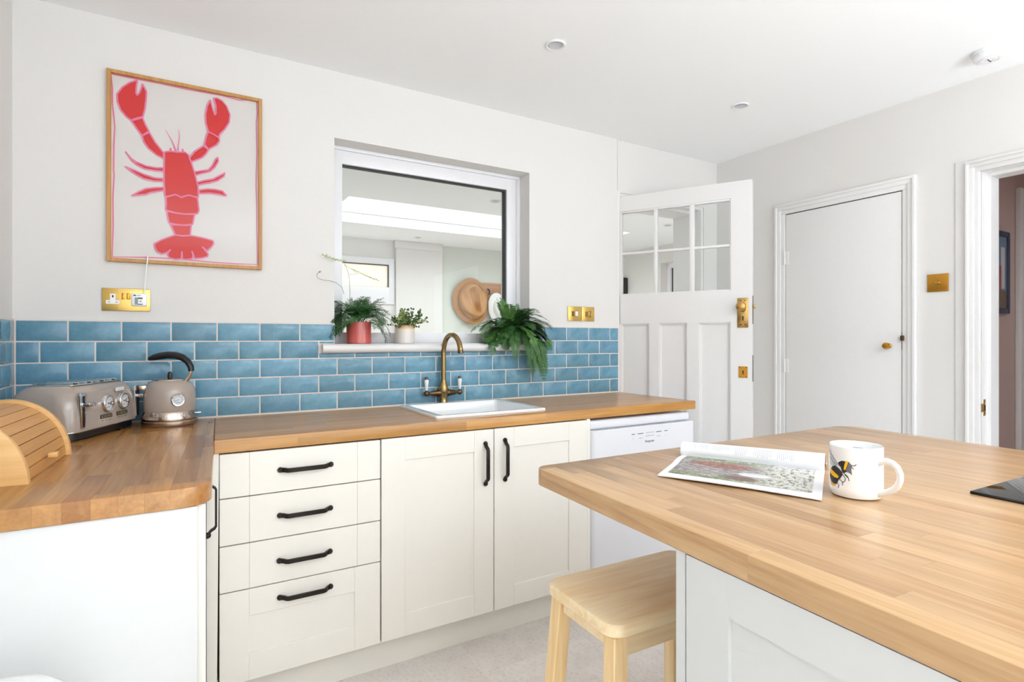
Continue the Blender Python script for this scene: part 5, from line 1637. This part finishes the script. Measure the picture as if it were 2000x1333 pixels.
fc = Vector((1.425, D + .02, SZ1))
fp = thing('potted_fern', 'bushy dark green fern trailing over the right end of the windowsill', 'plant', fc)
m = MB(); m.lathe([(0, 0), (.045, 0), (.056, .07), (.058, .075), (.052, .075), (.05, .066), (0, .066)], fc, 28); obj('pot', m, M_darkpot, fp)
rf = random.Random(21)
specs = []
for i in range(44):                                      # crown, spreading left, right and forwards
    a = math.radians(rf.uniform(170, 372)); specs.append((math.cos(a) * .9, math.sin(a) * .45, rf.uniform(.25, .95), rf.uniform(.15, .24), rf.uniform(.9, 1.9), rf.uniform(.036, .05)))
for i in range(24):
    a = math.radians(rf.choice((rf.uniform(180, 225), rf.uniform(300, 360)))); specs.append((math.cos(a), math.sin(a) * .6, rf.uniform(.05, .5), rf.uniform(.17, .25), rf.uniform(.8, 1.6), rf.uniform(.038, .052)))
for i in range(6): specs.append((rf.uniform(-.7, .9), rf.uniform(-.05, .2), rf.uniform(.8, 1.2), rf.uniform(.12, .2), rf.uniform(.5, 1.0), .036))
for (dx_, dy_, dz_, L, dr_, wd) in ((.42, -.62, .35, .36, 3.6, .05), (.60, -.55, .35, .37, 3.3, .05), (.34, -.7, .3, .30, 3.4, .048), (.75, -.5, .35, .31, 2.8, .05), (.15, -.7, .25, .22, 3.0, .045), (-.25, -.65, .22, .22, 2.6, .042), (.95, -.35, .3, .30, 2.2, .046), (.52, -.6, .25, .30, 3.9, .05)):
    specs.append((dx_, dy_, dz_, L, dr_, wd))
for i, (dx_, dy_, dz_, L, dr_, wd) in enumerate(specs):
    s0_ = fc + Vector((rf.uniform(-.035, .045), rf.uniform(-.045, .02), .07))
    fern_frond(fp, s0_, (dx_, dy_, dz_), L, dr_, rf, M_fern2 if i % 4 == 0 else M_fern, 20, wd)

# feathery plant in a coral pot
pa = Vector((.6605, D + .025, SZ1))
pap = thing('potted_asparagus_fern', 'feathery green plant in a scalloped coral red pot on the windowsill', 'plant', pa)
m = MB(); t_ = bmesh.new(); rings = []; nS = 96
for r, z, wv in ((0, .001, 0), (.050, 0, 0), (.0535, .003, 0), (.0535, .088, .0), (.0535, .0955, 1), (.0505, .0955, 1), (.050, .075, 0), (0, .073, 0)):
    ring = []
    for i in range(nS):
        a = 2 * PI * i / nS; fl_ = 1 + .018 * (abs(math.cos(a * 5)) - .6) * (r > .05)
        ring.append(t_.verts.new((r * fl_ * math.cos(a), r * fl_ * math.sin(a), z + wv * .0055 * (abs(math.cos(a * 5)) ** .8 - .5))))
    rings.append(ring)
for a, b in zip(rings, rings[1:]):
    for i in range(nS): t_.faces.new((a[i], a[(i + 1) % nS], b[(i + 1) % nS], b[i]))
bmesh.ops.remove_doubles(t_, verts=t_.verts, dist=1e-6); bmesh.ops.recalc_face_normals(t_, faces=t_.faces)
m.take(t_); obj('pot', m, M_coral, pap, local=True, smooth=40)
m = MB(); m.lathe([(0, .0735), (.049, .0735), (.049, .076), (0, .078)], (0, 0, 0), 24); obj('soil', m, M_soil, pap, local=True)
ra = random.Random(4)


def plume(root, start, d, L, droop, rnd):
    m = MB(); p = Vector(start); d = Vector(d).normalized(); pts = [p.copy()]
    for i in range(12):
        d = (d + Vector((0, 0, -droop / 12 * (1 + i / 6)))).normalized(); p = p + d * L / 12
        if p.y > D + .08: p.y = D + .08
        pts.append(p.copy())
    m.tube(pts, [.0010 - .0006 * i / 13 for i in range(13)], 3, False); bm = m.bm
    for i in range(4, 13):
        k = (i - 4) / 8; t_ = (pts[min(12, i + 1)] - pts[i - 1]).normalized(); sd = t_.cross(Vector((0, 0, 1)))
        if sd.length < .1: sd = Vector((1, 0, 0))
        sd.normalize(); nn = sd.cross(t_)
        bl = L * .34 * (1 - k * .75) + .008
        for sg in (-1, 1):
            bd_ = (sd * sg * .8 + t_ * .6 + nn * rnd.uniform(-.15, .15)).normalized()
            leaf_tri(bm, pts[i], bd_, nn, bl, .0006)
            for q in range(9):
                f = (q + .5) / 9; b0 = pts[i] + bd_ * bl * f; nl = .010 * (1 - f * .4)
                for s2 in (-1, 1):
                    nd = (bd_ * .6 + bd_.cross(nn) * s2 * .75 + nn * rnd.uniform(-.5, .5)).normalized()
                    leaf_tri(bm, b0, nd, nn, nl, .0011)
    for v in bm.verts:
        if v.co.y > D + .092: v.co.y = D + .092
        if v.co.x < WX0 + .003 and v.co.y > D - .004: v.co.x = WX0 + .003
    return obj('frond', m, M_feather, root, smooth=0)


for i in range(64):
    a = 2 * PI * i / 34 * 2.4 + ra.uniform(-.2, .2); el = ra.uniform(.6, 2.8)
    plume(pap, pa + Vector((ra.uniform(-.015, .015), ra.uniform(-.012, .012), .076)), (math.cos(a), math.sin(a) * .55 - .12, el), ra.uniform(.11, .175), ra.uniform(.7, 1.7), ra)


def vine(pix, y, w=.0009, leaves=(), mt=M_stem):
    pts = [at_y(px, py, yy) for (px, py), yy in zip(pix, y)]
    m = MB(); m.tube(pts, w, 5, False)
    for i0, i1, n_, sz_ in leaves:
        for q in range(n_):
            f = i0 + (i1 - i0) * q / max(1, n_ - 1); i = min(int(f), len(pts) - 2); k = f - i
            p = pts[i].lerp(pts[i + 1], k); t_ = (pts[i + 1] - pts[i]).normalized()
            for s2 in (-1, 1):
                dd2 = (t_ * ra.choice((.8, -.3, .9)) + Vector((0, ra.uniform(-.4, .2), s2 * ra.uniform(.3, .6)))).normalized()
                leaf_tri(m.bm, p, dd2, Vector((0, -1, 0)), sz_ * ra.uniform(.7, 1.2), .0012)
    return m


yv = D - .005
obj('vine', vine([(683, 600), (683.5, 570), (682, 545), (681, 536), (677, 524), (672, 515)], [yv + .02] * 6), M_stem, pap)
obj('vine', vine([(676, 512), (668, 510), (655, 507), (640, 502), (630, 498)], [yv + .01, yv, yv - .01, yv - .025, yv - .03], .0009, [(0.2, 3.9, 22, .011)]), M_leafl, pap, smooth=0)
obj('vine', vine([(675, 519), (685, 525), (700, 532), (715, 539), (730, 545), (742, 549)], [yv + .02] * 6, .0008, [(1, 4.6, 22, .010)]), M_leafl, pap, smooth=0)
obj('vine', vine([(682, 537), (690, 536), (698, 535)], [yv + .02] * 3, .0006), M_stem, pap)
obj('vine', vine([(672, 575), (668, 562), (656, 552), (645, 549), (630, 547), (621, 544), (618.5, 538), (622, 532), (626, 531)], [yv + .02, yv, yv - .015, yv - .02, yv - .02, yv - .02, yv - .02, yv - .02, yv - .02], .0009, [(7.2, 8, 4, .006)]), M_stem, pap)

# small leaved plant in a cream pot
pb = Vector((.8735, D + .030, SZ1))
pbp = thing('potted_leafy_plant', 'small round-leaved plant in a cream and brown pot, middle of the windowsill', 'plant', pb)


def ombre():
    m = bpy.data.materials.new('cream_to_brown_glaze'); m.use_nodes = True; nt = m.node_tree; N = nt.nodes.new; L = nt.links.new; p = nt.nodes['Principled BSDF']; p.inputs['Roughness'].default_value = .15
    tc = N('ShaderNodeTexCoord'); sp_ = N('ShaderNodeSeparateXYZ'); L(tc.outputs['Object'], sp_.inputs[0])
    n = N('ShaderNodeTexNoise'); n.inputs['Scale'].default_value = 60; L(tc.outputs['Object'], n.inputs['Vector'])
    ma = N('ShaderNodeMath'); ma.operation = 'MULTIPLY_ADD'; ma.inputs[1].default_value = .008; L(n.outputs['Fac'], ma.inputs[0]); L(sp_.outputs['Z'], ma.inputs[2])
    mr = N('ShaderNodeMapRange'); mr.inputs['From Max'].default_value = .088; L(ma.outputs[0], mr.inputs['Value'])
    r = N('ShaderNodeValToRGB'); e = r.color_ramp.elements; e.new(.7); e.new(.86)
    for i, (ps, c_) in enumerate(((.5, (228, 221, 217)), (.76, (232, 222, 202)), (.88, (206, 170, 130)), (.96, (176, 130, 104)))): e[i].position = ps; e[i].color = lin(c_)
    L(mr.outputs[0], r.inputs[0]); L(r.outputs[0], p.inputs['Base Color']); return m


m = MB(); m.lathe([(0, .001), (.040, 0), (.044, .003), (.0455, .02), (.0455, .06), (.0445, .080), (.0435, .083), (.041, .082), (.040, .066), (0, .064)], (0, 0, 0), 40); obj('pot', m, ombre(), pbp, local=True)
m = MB(); m.lathe([(0, .0645), (.040, .0645), (.039, .068), (0, .07)], (0, 0, 0), 24); obj('soil', m, M_soil, pbp, local=True)
rb = random.Random(9)
for i in range(38):
    if i < 26: dv = Vector((rb.uniform(-1, 1) * .75, rb.uniform(-.5, .25), rb.uniform(.5, 1.1))); L = rb.uniform(.06, .098)
    elif i < 33: dv = Vector((rb.uniform(.9, 1.2), rb.uniform(-.4, .1), rb.uniform(.25, .75))); L = rb.uniform(.09, .14)
    else: dv = Vector((-rb.uniform(.9, 1.2), rb.uniform(-.4, .1), rb.uniform(.4, .9))); L = rb.uniform(.08, .105)
    p = pb + Vector((rb.uniform(-.032, .032), rb.uniform(-.03, .02), .066)); d = dv.normalized(); pts = [p.copy()]
    for k in range(8):
        d = (d + Vector((rb.uniform(-.12, .12), rb.uniform(-.08, .08), -.03))).normalized(); p = p + d * L / 8; p.y = min(p.y, D + .085); pts.append(p.copy())
    m = MB(); m.tube(pts, .0006, 4, False); bm = m.bm
    for k in range(1, 9):
        for s2 in (-1, 1):
            ld = (Vector((rb.uniform(-1, 1), rb.uniform(-.8, .3), rb.uniform(-.3, 1)))).normalized(); nn = Vector((rb.uniform(-.5, .5), -1, rb.uniform(0, .8))).normalized()
            sd = ld.cross(nn).normalized(); nn = sd.cross(ld); r_ = rb.uniform(.0032, .0052); cc = pts[k] + ld * (r_ + .002)
            ring = [bm.verts.new(cc + ld * r_ * 1.25 * math.cos(2 * PI * q / 7) + sd * r_ * math.sin(2 * PI * q / 7)) for q in range(7)]
            bm.faces.new(ring)
    for v in bm.verts:
        if v.co.y > D + .092: v.co.y = D + .092
    obj('sprig', m, M_leafl if i % 5 == 0 else M_leaf, pbp, smooth=0)
